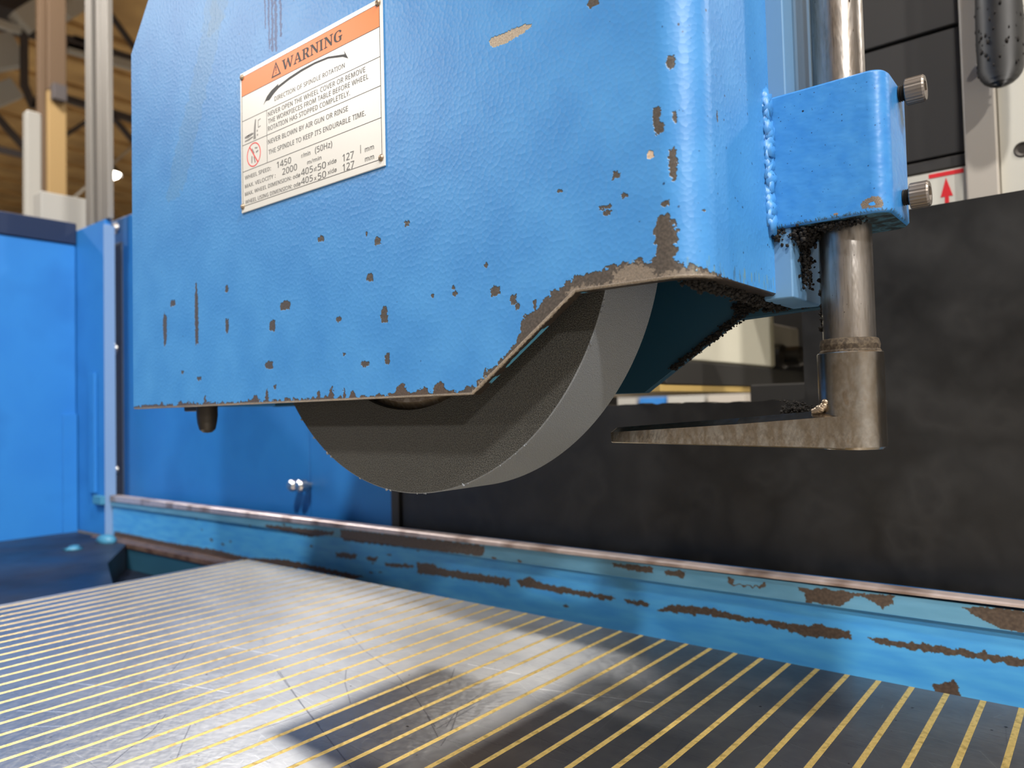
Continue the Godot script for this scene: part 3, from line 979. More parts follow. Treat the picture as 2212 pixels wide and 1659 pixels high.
func cover_texture() -> StandardMaterial3D:
	var W := 2048
	var Hh := 1696                                     # s from 0 to 0.604, y from 0.5 down to 0
	var k := W / 0.604
	var im := img(W, Hh, rgb(58, 126, 186))
	var hm := img(W, Hh, Color.WHITE)
	var px := func(q: Vector2): return Vector2(q.x * k, (0.5 - q.y) * k)
	noise.frequency = 0.006
	for y in range(0, Hh, 4):
		for x in range(0, W, 4):
			var c := rgb(54, 121, 182).lerp(rgb(64, 131, 190), 0.5 + 0.8 * noise.get_noise_2d(x, y))
			im.fill_rect(Rect2i(x, y, 4, 4), c)
	# grimy smear and wet drips near the top left, dirt along the lower edge
	for q in [["128 330 150 300 120 240 95 190 78 175 60 178 70 205 96 250 116 290", 0.16], ["140 355 165 330 150 296 128 290", 0.2]]:
		var poly := PackedVector2Array()
		for p in numbers(q[0]): poly.append(px.call(p))
		patch(im, poly, rgb(96, 112, 128), rgb(120, 124, 124), 14.0, null, q[1], 0.03)
	for d in [[0.2085, 0.255, 0.0022], [0.2125, 0.252, 0.003], [0.2165, 0.25, 0.0034], [0.2225, 0.258, 0.0028], [0.204, 0.272, 0.0016], [0.227, 0.29, 0.0014]]:
		var y: float = 0.318 + 0.02 * rng.randf()
		while y > d[1]:
			var x: float = d[0] + 0.0012 * noise.get_noise_2d(d[0] * 9000.0, y * 6000.0)
			patch(im, oval(px.call(Vector2(x, y)), d[2] * k * (0.7 + 0.5 * rng.randf()), 12.0 + 6.0 * rng.randf()), rgb(8, 58, 112), rgb(14, 72, 132), 2.0)
			y -= 0.0021 + 0.0012 * rng.randf()
	var low := PackedVector2Array([px.call(Vector2(0, 0.0)), px.call(Vector2(0.39, 0.0))])
	var i := 0
	while i <= 40:
		low.append(px.call(Vector2(0.39 - 0.39 * i / 40.0, 0.0095 + 0.0009 + 0.0035 * maxf(0.0, noise.get_noise_1d(i * 57.0)))))
		i += 1
	patch(im, low, rgb(62, 51, 42), rgb(92, 78, 64), 8.0, hm, 1.0, 0.06)
	for t in [[0.118, 8.0, 9], [0.186, 20.0, 6], [0.2, 9.0, 11], [0.258, 9.0, 7], [0.271, 12.0, 10], [0.284, 6.0, 9], [0.292, 14.0, 5], [0.335, 26.0, 9], [0.366, 22.0, 9], [0.352, 34.0, 4], [0.05, 16.0, 4], [0.08, 20.0, 4]]:
		var c: Vector2 = px.call(Vector2(t[0], 0.011))
		patch(im, PackedVector2Array([c + Vector2(-t[1], 8), c + Vector2(-t[1] * 0.4, -t[2] * 1.5), c + Vector2(t[1] * 0.3, -t[2] * 2.4), c + Vector2(t[1], 8)]), rgb(60, 50, 43), rgb(88, 75, 64), 5.0, hm, 1.0, 0.1)
	var brown := rgb(58, 53, 49)
	var brown2 := rgb(80, 73, 67)
	var bare := rgb(160, 146, 128)
	for s in ["458.5 54 460.6 62.4 456.1 61.2 453.1 61.6 448.1 57.3 443.7 57.4 440.8 54.3 438.5 53.4 434.9 49.6 429.1 48.4 426.1 45.4 424.5 42.1 423.1 37.5 419.7 33.1 415.1 29.4 408.7 24.3 403.9 20.9 399.8 21.9 399.3 17.5 395.4 16.5 394 13.4 386.8 13.2 384 10.6 384.6 6 392 6",
			"502 82.2 503.9 84.3 506.7 84.4 507.7 81.2 509.8 79.9 510.1 77.5 511.9 75.7 510.8 71.7 510.1 63.7 510.4 61.2 513.5 60.6 515.9 61.3 519.1 58.9 522.3 60.4 526 58 535.9 57 557.1 56.6 535.4 51.4 503.5 50 472.7 50 457.1 50 453.3 59.6 458.8 62.6 470.5 63.3 478 65 487.8 65.8 492.5 66.1 497.1 63.8 500.8 65.3 501 71 500 76.3"]:
		var poly := PackedVector2Array()
		for p in numbers(s): poly.append(px.call(p))
		patch(im, poly, brown, brown2, 8.0, hm, 1.0, 0.07)
	# brighter bare metal inside the wear
	for s in ["478 57 480 63 489 65 496 63 500 60 501 56 490 55", "501 57 506 58.5 513 59.5 520 58 530 57 530 55.5 505 55.5", "452 54 455 58 462 58.5 470 57 485 58 485 55.6 460 55.4", "389 9.5 395 14 400 18 404 20 404 18 394 10"]:
		var poly := PackedVector2Array()
		for p in numbers(s): poly.append(px.call(p))
		patch(im, poly, bare, rgb(120, 110, 100), 10.0, null, 0.6, 0.12)
	# single chips: s, y, width, height in millimetres
	for s in ["56.5 72.8 6.2 26.5", "69.9 92.4 8.3 5.2", "106.7 78.4 5.2 48", "150.4 94.2 4.4 5.1", "150.2 67 4.4 10.6", "84.3 36.2 4.4 2.6", "109.7 30 6.2 3.2", "223.4 74.1 11.7 6.3", "208 61.9 7.7 7.6", "203.5 35 9.4 5.7", "310.2 81.7 6.3 5", "279.7 59.5 5.5 3.2", "322.4 57.9 6.1 9.9", "284.7 37.2 2.7 2",
			"304 30 7.7 3.6", "324.2 31.7 4.4 6.8", "210.1 19.7 3.3 2.8", "343.2 108.8 4.2 3.5", "307.7 108.8 1.7 2.8", "317.7 102.5 5.4 4.7", "263.1 113 6.2 3.9", "402.1 76.1 2.6 2.4", "362.5 64.6 2.2 2.1", "378.5 67.1 2.4 2.3", "379.5 63.8 4.1 2.6", "408 61.8 6.3 5.5", "420 56 4.6 5.2", "422.5 52 2.7 3.4", "433.5 52.1 2.3 5.3",
			"450.6 105.5 3.5 2.3", "475.5 92.8 6.7 1.9", "476.6 90 4.5 2.6", "472.3 190.7 6.6 4.6", "510.5 150.5 3.6 6.4", "511.4 126.2 1.8 5.3", "510 105.8 3.6 14.2", "481.8 106.4 3.7 3.6", "486.1 96.2 3.6 2.5", "505.8 88.7 4 2.8", "536.3 129.4 1.5 5.4", "523.3 84.8 1.5 1.2"]:
		var q := numbers(s)
		patch(im, oval(px.call(q[0]), q[1].x * k, q[1].y * k), brown, brown2, minf(3.5, q[1].x * k * 0.3), hm, 1.0, 0.12)
	patch(im, oval(px.call(Vector2(0.4998, 0.1116)), 12, 13), rgb(196, 170, 146), rgb(170, 150, 130), 1.5, hm)
	for q in [["407.6 193.6 408.9 194.6 419.6 194.7 429.9 194.5 436.6 193.3 435.4 191.9 429.7 190 419.4 188.7 409.7 189.4", 0], ["501.7 132.3 505.1 131.8 505.6 129 504.7 125.7 507.1 123.3 506.4 120.7 503.1 119.3 502.1 122.4 501.3 126.4", 1]]:
		var poly := PackedVector2Array()
		for p in numbers(q[0]): poly.append(px.call(p))
		patch(im, poly, rgb(172, 158, 138) if q[1] == 0 else brown, rgb(134, 122, 108) if q[1] == 0 else brown2, 3.0, hm, 1.0, 0.12)
	# grinding dust on the side
	specks(im, Rect2(1720, 0, 328, 1560), 420, 2.6, rgb(20, 40, 66))
	specks(im, Rect2(0, 0, 1720, 1600), 60, 2.4, rgb(24, 56, 90))
	for j in 40:
		var x := 1740.0 + 300.0 * rng.randf()
		var y := (0.5 - 0.057) * k - 3.0 - 24.0 * rng.randf()
		stroke(im, Vector2(x, y), Vector2(x, y + 14), 2.0 + 3.0 * rng.randf(), rgb(130, 128, 104) if rng.randf() < 0.6 else rgb(60, 66, 66), 0.12)
	var m := mat("cover_paint", Color.WHITE, 0.42)
	m.albedo_texture = tex(im)
	m.texture_repeat = false
	m.normal_enabled = true
	var f := FastNoiseLite.new()
	f.noise_type = FastNoiseLite.TYPE_CELLULAR
	f.cellular_distance_function = FastNoiseLite.DISTANCE_EUCLIDEAN_SQUARED
	f.cellular_return_type = FastNoiseLite.RETURN_DISTANCE
	f.frequency = 0.13
	f.fractal_type = FastNoiseLite.FRACTAL_NONE
	f.seed = 91
	var nt := NoiseTexture2D.new()
	nt.width = 2048
	nt.height = 1696
	nt.noise = f
	nt.as_normal_map = true
	nt.bump_strength = 2.2
	m.normal_texture = nt
	m.normal_scale = 0.18
	m.heightmap_enabled = true
	m.heightmap_texture = tex(hm)
	m.heightmap_scale = 0.025
	return m


func cover() -> void:
	var m := cover_texture()
	var o := thing("wheel_cover", "chipped blue steel wheel cover with a warning plate and a clamp block", "wheel cover", L(-0.39, 0.0087, -0.36))
	var S := [0.0]
	for i in range(1, 40): S.append(0.01 * i)
	S.append(0.39)
	for i in range(1, 8): S.append(0.39 + 0.0672 * i / 8)
	S.append(0.4572)
	S.append(0.48)
	for i in 13: S.append(XS - RC - XL + RC * PI / 2 * i / 12)
	S.append(0.56)
	S.append(0.604)
	S.sort()
	var TH := 0.007
	var TOP := 0.5
	var out := MB.new()
	var rim := MB.new()
	var inn := MB.new()
	var uv := func(s: float, y: float): return Vector2(s / 0.604, (0.5 - y) / 0.5)
	for i in S.size() - 1:
		var s0: float = S[i]
		var s1: float = S[i + 1]
		if s1 - s0 < 1e-5:
			continue
		var a := shell(s0, 0)
		var b := shell(s1, 0)
		var ai := shell(s0, TH)
		var bi := shell(s1, TH)
		var a1 := shell(s0, 0.0012)
		var b1 := shell(s1, 0.0012)
		var la := shell_low(s0)
		var lb := shell_low(s1)
		var ta := minf(TOP, 0.3185 + s0 * 1.136)
		var tb := minf(TOP, 0.3185 + s1 * 1.136)
		for j in 8:
			var f0 := j / 8.0
			var f1 := (j + 1) / 8.0
			var e := 0.0012
			var p := [Vector3(a[0], lerpf(la + e, ta, f0), a[1]), Vector3(b[0], lerpf(lb + e, tb, f0), b[1]), Vector3(b[0], lerpf(lb + e, tb, f1), b[1]), Vector3(a[0], lerpf(la + e, ta, f1), a[1])]
			out.quad(p, [a[2], b[2], b[2], a[2]], [uv.call(s0, p[0].y), uv.call(s1, p[1].y), uv.call(s1, p[2].y), uv.call(s0, p[3].y)])
		inn.quad([Vector3(ai[0], la, ai[1]), Vector3(bi[0], lb, bi[1]), Vector3(bi[0], tb, bi[1]), Vector3(ai[0], ta, ai[1])], [-ai[2], -bi[2], -bi[2], -ai[2]])
		# rounded lower rim
		var dn := Vector3(lb - la, -(s1 - s0), 0).normalized() if s1 < 0.47 else Vector3.DOWN
		rim.quad([Vector3(a[0], la + 0.0012, a[1]), Vector3(b[0], lb + 0.0012, b[1]), Vector3(b1[0], lb, b1[1]), Vector3(a1[0], la, a1[1])], [a[2], b[2], (dn + b[2] * 0.3).normalized(), (dn + a[2] * 0.3).normalized()], [Vector2(s0 / 0.604, 0), Vector2(s1 / 0.604, 0), Vector2(s1 / 0.604, 0.2), Vector2(s0 / 0.604, 0.2)])
		rim.quad([Vector3(a1[0], la, a1[1]), Vector3(b1[0], lb, b1[1]), Vector3(bi[0], lb, bi[1]), Vector3(ai[0], la, ai[1])], [dn, dn, dn, dn], [Vector2(s0 / 0.604, 0.2), Vector2(s1 / 0.604, 0.2), Vector2(s1 / 0.604, 1), Vector2(s0 / 0.604, 1)])
	var sk := put("front_plate", out, m, o)
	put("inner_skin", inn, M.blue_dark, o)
	# rim: bare metal outside, black dirt inside, remnants of paint on the slope
	var ri := img(1024, 32, rgb(58, 50, 44))
	for x in 1024:
		var s := x / 1024.0 * 0.604
		for y in 32:
			var lim := (18.0 if s < 0.388 else 9.0) + 6.0 * noise.get_noise_2d(x * 3.0, 0.0)
			var g := rgb(176, 166, 154).lerp(rgb(122, 112, 102), 0.5 + noise.get_noise_2d(x * 6.0, y * 9.0))
			if y < lim and s < 0.53 + 0.02 * noise.get_noise_1d(y * 40.0):
				ri.set_pixel(x, y, g)
			else:
				ri.set_pixel(x, y, rgb(36, 31, 28).lerp(rgb(70, 60, 52), 0.5 + noise.get_noise_2d(x * 4.0, y * 8.0)))
	for q in [[0.397, 0.4055, 17, 32], [0.4085, 0.4385, 18, 32], [0.456, 0.4625, 16, 32]]:
		patch(ri, PackedVector2Array([Vector2(q[0] * 1695, q[3] + 6), Vector2((q[0] + 0.002) * 1695, q[2] + 3), Vector2((q[1] - 0.004) * 1695, q[2]), Vector2(q[1] * 1695, q[3] + 6)]), rgb(84, 156, 194), rgb(96, 168, 204), 3.0)
	var rm := mat("worn_rim", Color.WHITE, 0.45, 0.35)
	rm.albedo_texture = tex(ri)
	rm.texture_repeat = false
	put("worn_rim", rim, rm, sk)
	# left wall, back plate, flange
	var lw := MB.new()
	lw.box(XL, XL + TH, 0.0095, 0.3185, ZP - TH, -0.4295, 0.0005)
	put("end_wall", lw, M.blue_paint, o)
	var bp := MB.new()
	bp.prism(PackedVector2Array([Vector2(XL + 0.001, 0.009), Vector2(-0.236, 0.009), Vector2(-0.173, 0.0505), Vector2(-0.1245, 0.0525), Vector2(-0.1245, 0.5), Vector2(-0.5, 0.5), Vector2(XL + 0.001, 0.32)]), 2, -0.4365, -0.43, 0.0004)
	put("back_plate", bp, M.teal, o)
	var fl := MB.new()
	fl.box(-0.14, -0.124, 0.0535, 0.5, -0.43, -0.3842, 0.0012)
	put("side_flange", fl, M.dusty_blue, o)
	# the clamp block for the rod
	var ck := clamp_block()
	var cb := put("clamp_block", ck[0], ck[1], o)
	put("clamp_bottom", ck[2], M.grimy_blue, cb)
	var wb := MB.new()
	for y in 18:
		wb.lump(Vector3(-0.1332 + 0.0004 * rng.randfn(), 0.092 + 0.0038 * y, -0.3805), Vector3(0.0024 + 0.0008 * rng.randf(), 0.006, 0.0052 + 0.001 * rng.randf()), 200 + y, 0.45, 18, 12)
	put("weld_bead", wb, M.blue_paint, o)
	for y in [0.1534, 0.101]:
		cap_screw(o, Vector3(-0.0772, y, -0.4105))
	# dark nut poking out below the plate at the left
	var nu := MB.new()
	nu.lathe([Vector2(0.0, -0.0125), Vector2(0.0035, -0.012), Vector2(0.0062, -0.0095), Vector2(0.0078, -0.004), Vector2(0.0085, 0.002), Vector2(0.0085, 0.02)], Vector3(-0.594, -0.0005, -0.328), 1, 24, 0.0006, noise)
	nu.box(-0.622, -0.6, 0.0055, 0.012, -0.334, -0.322, 0.001)
	put("latch_foot", nu, M.dark_steel, o)


func clamp_block() -> Array:
	# front, rounded corners, end face; u runs round it, v down it; texture over 0.112 m x 0.07 m
	var im := img(1024, 640, rgb(54, 122, 184))
	noise.frequency = 0.008
	for y in range(0, 640, 4):
		for x in range(0, 1024, 4):
			im.fill_rect(Rect2i(x, y, 4, 4), rgb(48, 117, 182).lerp(rgb(60, 128, 188), 0.5 + 0.8 * noise.get_noise_2d(x, y)))
	specks(im, Rect2(0, 0, 1024, 640), 420, 3.4, rgb(16, 40, 72))
	for q in [[Vector2(170, 108), 9.0]]:
		patch(im, oval(q[0], q[1], q[1]), rgb(16, 26, 40), rgb(16, 26, 40), 1.0)
	patch(im, PackedVector2Array([Vector2(398, 592), Vector2(420, 576), Vector2(452, 566), Vector2(478, 572), Vector2(492, 600), Vector2(486, 622), Vector2(440, 618), Vector2(404, 614)]), rgb(132, 120, 106), rgb(78, 68, 60), 6.0)
	patch(im, oval(Vector2(446, 600), 26, 16), rgb(52, 134, 208), rgb(52, 134, 208), 3.0)
	patch(im, oval(Vector2(296, 618), 18, 10), rgb(150, 120, 96), rgb(120, 96, 80), 3.0)
	patch(im, PackedVector2Array([Vector2(770, 90), Vector2(800, 80), Vector2(806, 150), Vector2(792, 200), Vector2(776, 160)]), rgb(60, 104, 130), rgb(96, 140, 160), 6.0, null, 0.7)
	for i in 160:
		var x := rng.randf() * 1024.0
		stroke(im, Vector2(x, 632), Vector2(x + 4 * rng.randfn(), 618 + 14 * rng.randf()), 4.0, rgb(50, 72, 84), 0.3)
	var m := mat("clamp_paint", Color.WHITE, 0.36)
	m.albedo_texture = tex(im)
	m.texture_repeat = false
	m.normal_enabled = true
	m.normal_texture = nmap(0.03, 3.0, 512, FastNoiseLite.TYPE_SIMPLEX_SMOOTH, 2, 4)
	m.normal_scale = 0.25
	var g := mat("grimy_blue", rgb(52, 96, 116), 0.7)
	g.albedo_texture = ntex(0.02, [rgb(60, 50, 44), rgb(255, 255, 255), rgb(90, 80, 70), rgb(230, 240, 245)], 256, FastNoiseLite.TYPE_SIMPLEX_SMOOTH, 4, 44)
	world_tri(g, 16.0)
	var b := MB.new()
	var u := MB.new()
	var x0 := -0.134
	var x1 := -0.0772
	var zf := -0.382
	var zb := -0.431
	var r := 0.0085
	var path := []                                    # [x, z, normal, run]
	path.append([x0, zf, Vector3.BACK])
	for i in 9:
		var a := PI / 2 * i / 8
		path.append([x1 - r + r * sin(a), zf - r + r * cos(a), Vector3(sin(a), 0, cos(a))])
	for i in 9:
		var a := PI / 2 * i / 8
		path.append([x1 - r + r * cos(a), zb + r - r * sin(a), Vector3(cos(a), 0, -sin(a))])
	path.append([x0, zb, Vector3.FORWARD])
	var y0 := 0.0896
	var y1 := 0.1584
	var e := 0.0014
	var run := 0.0
	for i in path.size() - 1:
		var p: Array = path[i]
		var q: Array = path[i + 1]
		var d := Vector2(p[0], p[1]).distance_to(Vector2(q[0], q[1]))
		var u0 := run / 0.112
		run += d
		var u1 := run / 0.112
		var P := func(k: Array, y: float, inset: float): return Vector3(k[0], y, k[1]) - k[2] * inset
		for band in [[y0, e, y0 + e, 0.0, Vector3.DOWN, null], [y0 + e, 0.0, y1 - e, 0.0, null, null], [y1 - e, 0.0, y1, e, null, Vector3.UP]]:
			var n0: Vector3 = p[2] if band[4] == null else (p[2] * 0.2 + band[4]).normalized()
			var n1: Vector3 = q[2] if band[4] == null else (q[2] * 0.2 + band[4]).normalized()
			var n2: Vector3 = q[2] if band[5] == null else (q[2] * 0.2 + band[5]).normalized()
			var n3: Vector3 = p[2] if band[5] == null else (p[2] * 0.2 + band[5]).normalized()
			var v := func(y: float): return (y1 - y) / (y1 - y0)
			b.quad([P.call(p, band[0], band[1]), P.call(q, band[0], band[1]), P.call(q, band[2], band[3]), P.call(p, band[2], band[3])], [n0, n1, n2, n3], [Vector2(u0, v.call(band[0])), Vector2(u1, v.call(band[0])), Vector2(u1, v.call(band[2])), Vector2(u0, v.call(band[2]))])
		var c := Vector3(-0.1, y0, -0.405)
		u.tri(c, P.call(p, y0, e), P.call(q, y0, e), Vector3.DOWN, Vector3.DOWN, Vector3.DOWN)
		var ct := Vector3(-0.1, y1, -0.405)
		b.tri(ct, P.call(p, y1, e), P.call(q, y1, e), Vector3.UP, Vector3.UP, Vector3.UP, Vector2(0.1, 0.1), Vector2(0.12, 0.1), Vector2(0.12, 0.12))
	return [b, m, u]


func cap_screw(o: Node3D, p: Vector3) -> void:
	var a := MB.new()
	a.lathe([Vector2(0.004, -0.004), Vector2(0.004, 0.0)], p, 0, 20)
	for i in 4:
		var x := 0.0009 * i
		a.lathe([Vector2(0.0035, x), Vector2(0.0041, x + 0.00045), Vector2(0.0035, x + 0.0009)], p, 0, 20)
	var s := put("cap_screw", a, M.dark_steel, o)
	var b := MB.new()
	var secs := []
	for q in [[0.0034, 0.0056, 0], [0.0034, 0.0062, 1], [0.0038, 0.0065, 1], [0.0112, 0.0065, 1], [0.012, 0.0058, 0], [0.012, 0.0038, 2], [0.0075, 0.0036, 2]]:
		var ring := []
		for k in 48:
			var g := TAU * k / 48
			var r: float = q[1]
			if q[2] == 1 and k % 2 == 1: r -= 0.00022
			if q[2] == 2: r = r * cos(PI / 6) / cos(fposmod(g, PI / 3) - PI / 6)
			ring.append(p + Vector3(q[0], r * sin(g), r * cos(g)))
		secs.append(ring)
	b.loft(secs, true)
	put("screw_head", b, M.screw_steel, s)


# ---------------------------------------------------------------- warning plate
func warning_plate() -> void:
	var cover_ := get_node("wheel_cover") as Node3D
	var ox := -0.4818
	var oy := 0.2476
	var z0 := ZP
	var z1 := ZP + 0.0012
	var a := MB.new()
	a.box(ox, ox + 0.1535, oy - 0.1017, oy, z0, z1, 0.0004)
	var o := put("warning_plate", a, M.label_white, cover_)
	o.set_meta("label", "white riveted warning plate with an orange heading")
	var rect := func(x0: float, y0: float, x1: float, y1: float, h: float) -> MB:
		var b := MB.new()
		b.box(ox + x0 * 0.001, ox + x1 * 0.001, oy - y0 * 0.001, oy - y1 * 0.001, z1 - 0.0002, z1 + h, 0.00002)
		return b
	put("orange_band", rect.call(2.3, 3.4, 151.2, 17.4, 0.00006), M.label_orange, o)
	var lines := MB.new()
	for q in [[2.2, 3.3, 151.3, 3.6], [2.2, 17.3, 151.3, 17.65], [2.2, 35.4, 151.3, 35.75], [2.2, 53.0, 151.3, 53.35], [2.2, 72.2, 151.3, 72.55], [2.2, 97.0, 151.3, 97.35], [2.2, 3.3, 2.55, 97.3], [151.0, 3.3, 151.35, 97.3], [33.0, 35.5, 33.3, 72.3]]:
		var b: MB = rect.call(q[0], q[1], q[2], q[3], 0.00009)
		lines.v.append_array(b.v); lines.n.append_array(b.n); lines.t.append_array(b.t)
	put("printed_lines", lines, M.black_ink, o)
	var pp := func(s: String, h: float) -> MB:
		var b := MB.new()
		var poly := PackedVector2Array()
		for q in numbers(s): poly.append(Vector2(ox + q.x, oy - q.y))
		b.prism(poly, 2, z1 - 0.0002, z1 + h)
		return b
	# heading
	text(o, "WARNING", 52.0, 13.8, 116.4, 6.6, true, true)
	put("warning_triangle", pp.call("39.4 15.2 44.9 4.9 50.8 15.2 48.9 14.2 44.9 6.9 41.2 14.2 48.9 14.2 50.8 15.2", 0.0001), M.black_ink, o)
	put("exclamation_mark", pp.call("44.4 8.4 45.5 8.4 45.3 11.8 44.6 11.8", 0.0001), M.black_ink, o)
	put("exclamation_mark", pp.call("44.5 12.4 45.4 12.4 45.4 13.4 44.5 13.4", 0.0001), M.black_ink, o)
	# curved arrow
	put("rotation_arrow", pp.call("29.6 30.6 33.6 26.2 39 23.4 47.6 21.2 46.6 22.6 60 20.4 74 19.2 88 19 102 19.9 118.4 23.6 117.8 21.2 121.8 27.4 116.5 24.7 102 21.2 88 20.4 74 20.9 60 22.2 48 24.2 42 26.4 36.5 29.4 32.4 28.9", 0.0001), M.black_ink, o)
	text(o, "DIRECTION OF SPINDLE ROTATION", 42.8, 31.9, 118.2, 28.9)
	text(o, "NEVER OPEN THE WHEEL COVER OR REMOVE", 34.8, 40.6, 137.5, 37.4)
	text(o, "THE WORKPIECES FROM TABLE BEFORE WHEEL", 34.8, 45.6, 140.2, 42.4)
	text(o, "ROTATION HAS STOPPED COMPLETELY.", 34.5, 50.8, 122.8, 47.5)
	text(o, "NEVER BLOWN BY AIR GUN OR RINSE", 34.4, 60.0, 120.6, 56.7)
	text(o, "THE SPINDLE TO KEEP ITS ENDURABLE TIME.", 34.9, 67.3, 137.2, 64.0)
	text(o, "WHEEL SPEED:", 5.2, 78.6, 37.3, 75.8)
	text(o, "1450", 44.4, 79.0, 60.9, 74.6)
	text(o, "r/min", 72.3, 78.3, 82.0, 75.4)
	text(o, "(50Hz)", 87.0, 79.4, 104.6, 74.6)
	text(o, "MAX. VELOCITY :", 5.1, 84.8, 42.6, 82.0)
	text(o, "2000", 50.7, 85.0, 67.3, 80.6)
	text(o, "m/min", 78.5, 84.0, 93.4, 81.4)
	text(o, "MAX. WHEEL DIMENSION: odø", 5.0, 90.4, 70.6, 87.4)
	text(o, "405", 71.7, 90.2, 84.4, 85.8)
	text(o, "xt", 85.4, 90.2, 88.4, 87.4)
	text(o, "50", 89.4, 90.6, 98.0, 86.2)
	text(o, "xidø", 99.7, 89.6, 108.6, 86.6)
	text(o, "127", 114.7, 90.6, 125.5, 86.1)
	text(o, "|", 131.8, 89.3, 132.2, 84.2)
	text(o, "mm", 136.0, 89.5, 144.1, 87.2)
	text(o, "WHEEL USING DIMENSION: odø", 5.3, 96.2, 70.8, 93.2)
	text(o, "405", 71.6, 96.0, 84.2, 91.7)
	text(o, "x", 85.6, 96.0, 88.0, 94.0)
	text(o, "50", 89.4, 96.6, 98.0, 92.2)
	text(o, "xidø", 99.7, 95.4, 108.6, 92.4)
	text(o, "127", 114.6, 96.7, 125.7, 92.2)
	text(o, "mm", 135.9, 95.4, 144.0, 93.1)
	# hand-in-wheel pictogram
	var hp := MB.new()
	for q in ["16.5 52 17 48 17.6 43 18.8 38.4 20 38.2 19.6 43 19.2 48 19.6 52", "5.6 47.6 10 48 14.8 46.8 16.6 47.2 16.6 47.9 14.6 48 10 49.2 5.6 48.8", "5.6 50.4 11 50.6 16 49.6 16 50.2 11 51.3 5.6 51.2", "22.4 39.6 25.6 39.2 25.6 39.7 22.9 40.1 22.9 44.6 25.6 44.2 25.6 44.7 22.4 45.2", "20.8 46.4 22 46.2 22 47.4 20.8 47.6", "21 49.4 22.2 49.2 22.2 50.4 21 50.6"]:
		var b: MB = pp.call(q, 0.0001)
		hp.v.append_array(b.v); hp.n.append_array(b.n); hp.t.append_array(b.t)
	put("pictogram", hp, M.ink_grey, o)
	var rc := MB.new()
	var cx := ox + 0.0167
	var cy := oy - 0.0628
	rc.lathe([Vector2(0.0078, z1 - 0.0002), Vector2(0.0086, z1 - 0.0002), Vector2(0.0086, z1 + 0.0001), Vector2(0.0078, z1 + 0.0001), Vector2(0.0078, z1 - 0.0002)], Vector3(cx, cy, 0), 2, 48)
	var d := Vector2(0.62, -0.78)
	var w := Vector2(0.78, 0.62) * 0.0005
	var pl := PackedVector2Array()
	for q in [-d * 0.008 - w, d * 0.008 - w, d * 0.008 + w, -d * 0.008 + w]: pl.append(Vector2(cx, cy) + q)
	rc.prism(pl, 2, z1 - 0.0002, z1 + 0.0001)
	put("prohibition_sign", rc, M.sign_red, o)
	var wp := MB.new()
	for q in ["13.2 58.8 15 58 17.5 61.6 16.6 62.4", "18.2 57.8 21.6 58.6 21 59.4 18 58.8", "13.8 63.2 15 63.6 14.6 68.4 13.6 68.2", "16.4 64.4 17.6 64.2 18.8 68.6 17.8 69", "19.4 61.2 22.2 60.6 22.4 61.6 19.6 62.4"]:
		var b: MB = pp.call(q, 0.00008)
		wp.v.append_array(b.v); wp.n.append_array(b.n); wp.t.append_array(b.t)
	put("pictogram", wp, M.ink_grey, o)
	for q in [[3.0, 3.6], [150.0, 2.8], [150.4, 96.4], [2.2, 97.2]]:
		var b := MB.new()
		b.lathe([Vector2(0.0, 0.0014), Vector2(0.0013, 0.0012), Vector2(0.0021, 0.0004), Vector2(0.0022, 0.0)], Vector3(ox + q[0] * 0.001, oy - q[1] * 0.001, z1), 2, 18)
		put("rivet", b, M.worn_steel, o)


func text(o: Node3D, s: String, x0: float, yb: float, x1: float, yt: float, serif := false, bold := false) -> void:
	var f := SystemFont.new()
	f.font_names = PackedStringArray(["Droid Serif" if serif else "Droid Sans"])
	if bold: f.font_weight = 700
	var t := TextMesh.new()
	t.font = f
	t.font_size = 64
	t.pixel_size = 0.001
	t.depth = 0.004
	t.text = s
	var b := t.get_aabb()
	var i := MeshInstance3D.new()
	i.name = "lettering"
	i.mesh = t
	i.material_override = M.black_ink if bold else M.ink_text
	o.add_child(i, true)
	var sx := (x1 - x0) * 0.001 / b.size.x
	var sy := (yb - yt) * 0.001 / b.size.y
	i.scale = Vector3(sx, sy, 0.05)
	var at := Vector3(-0.4818 + x0 * 0.001 - b.position.x * sx, 0.2476 - yb * 0.001 - b.position.y * sy, ZP + 0.0012 + 0.00002)
	var off := Vector3(0, H, 0)
	var p: Node = o
	while p != self:
		off -= p.position
		p = p.get_parent()
	i.position = at + off


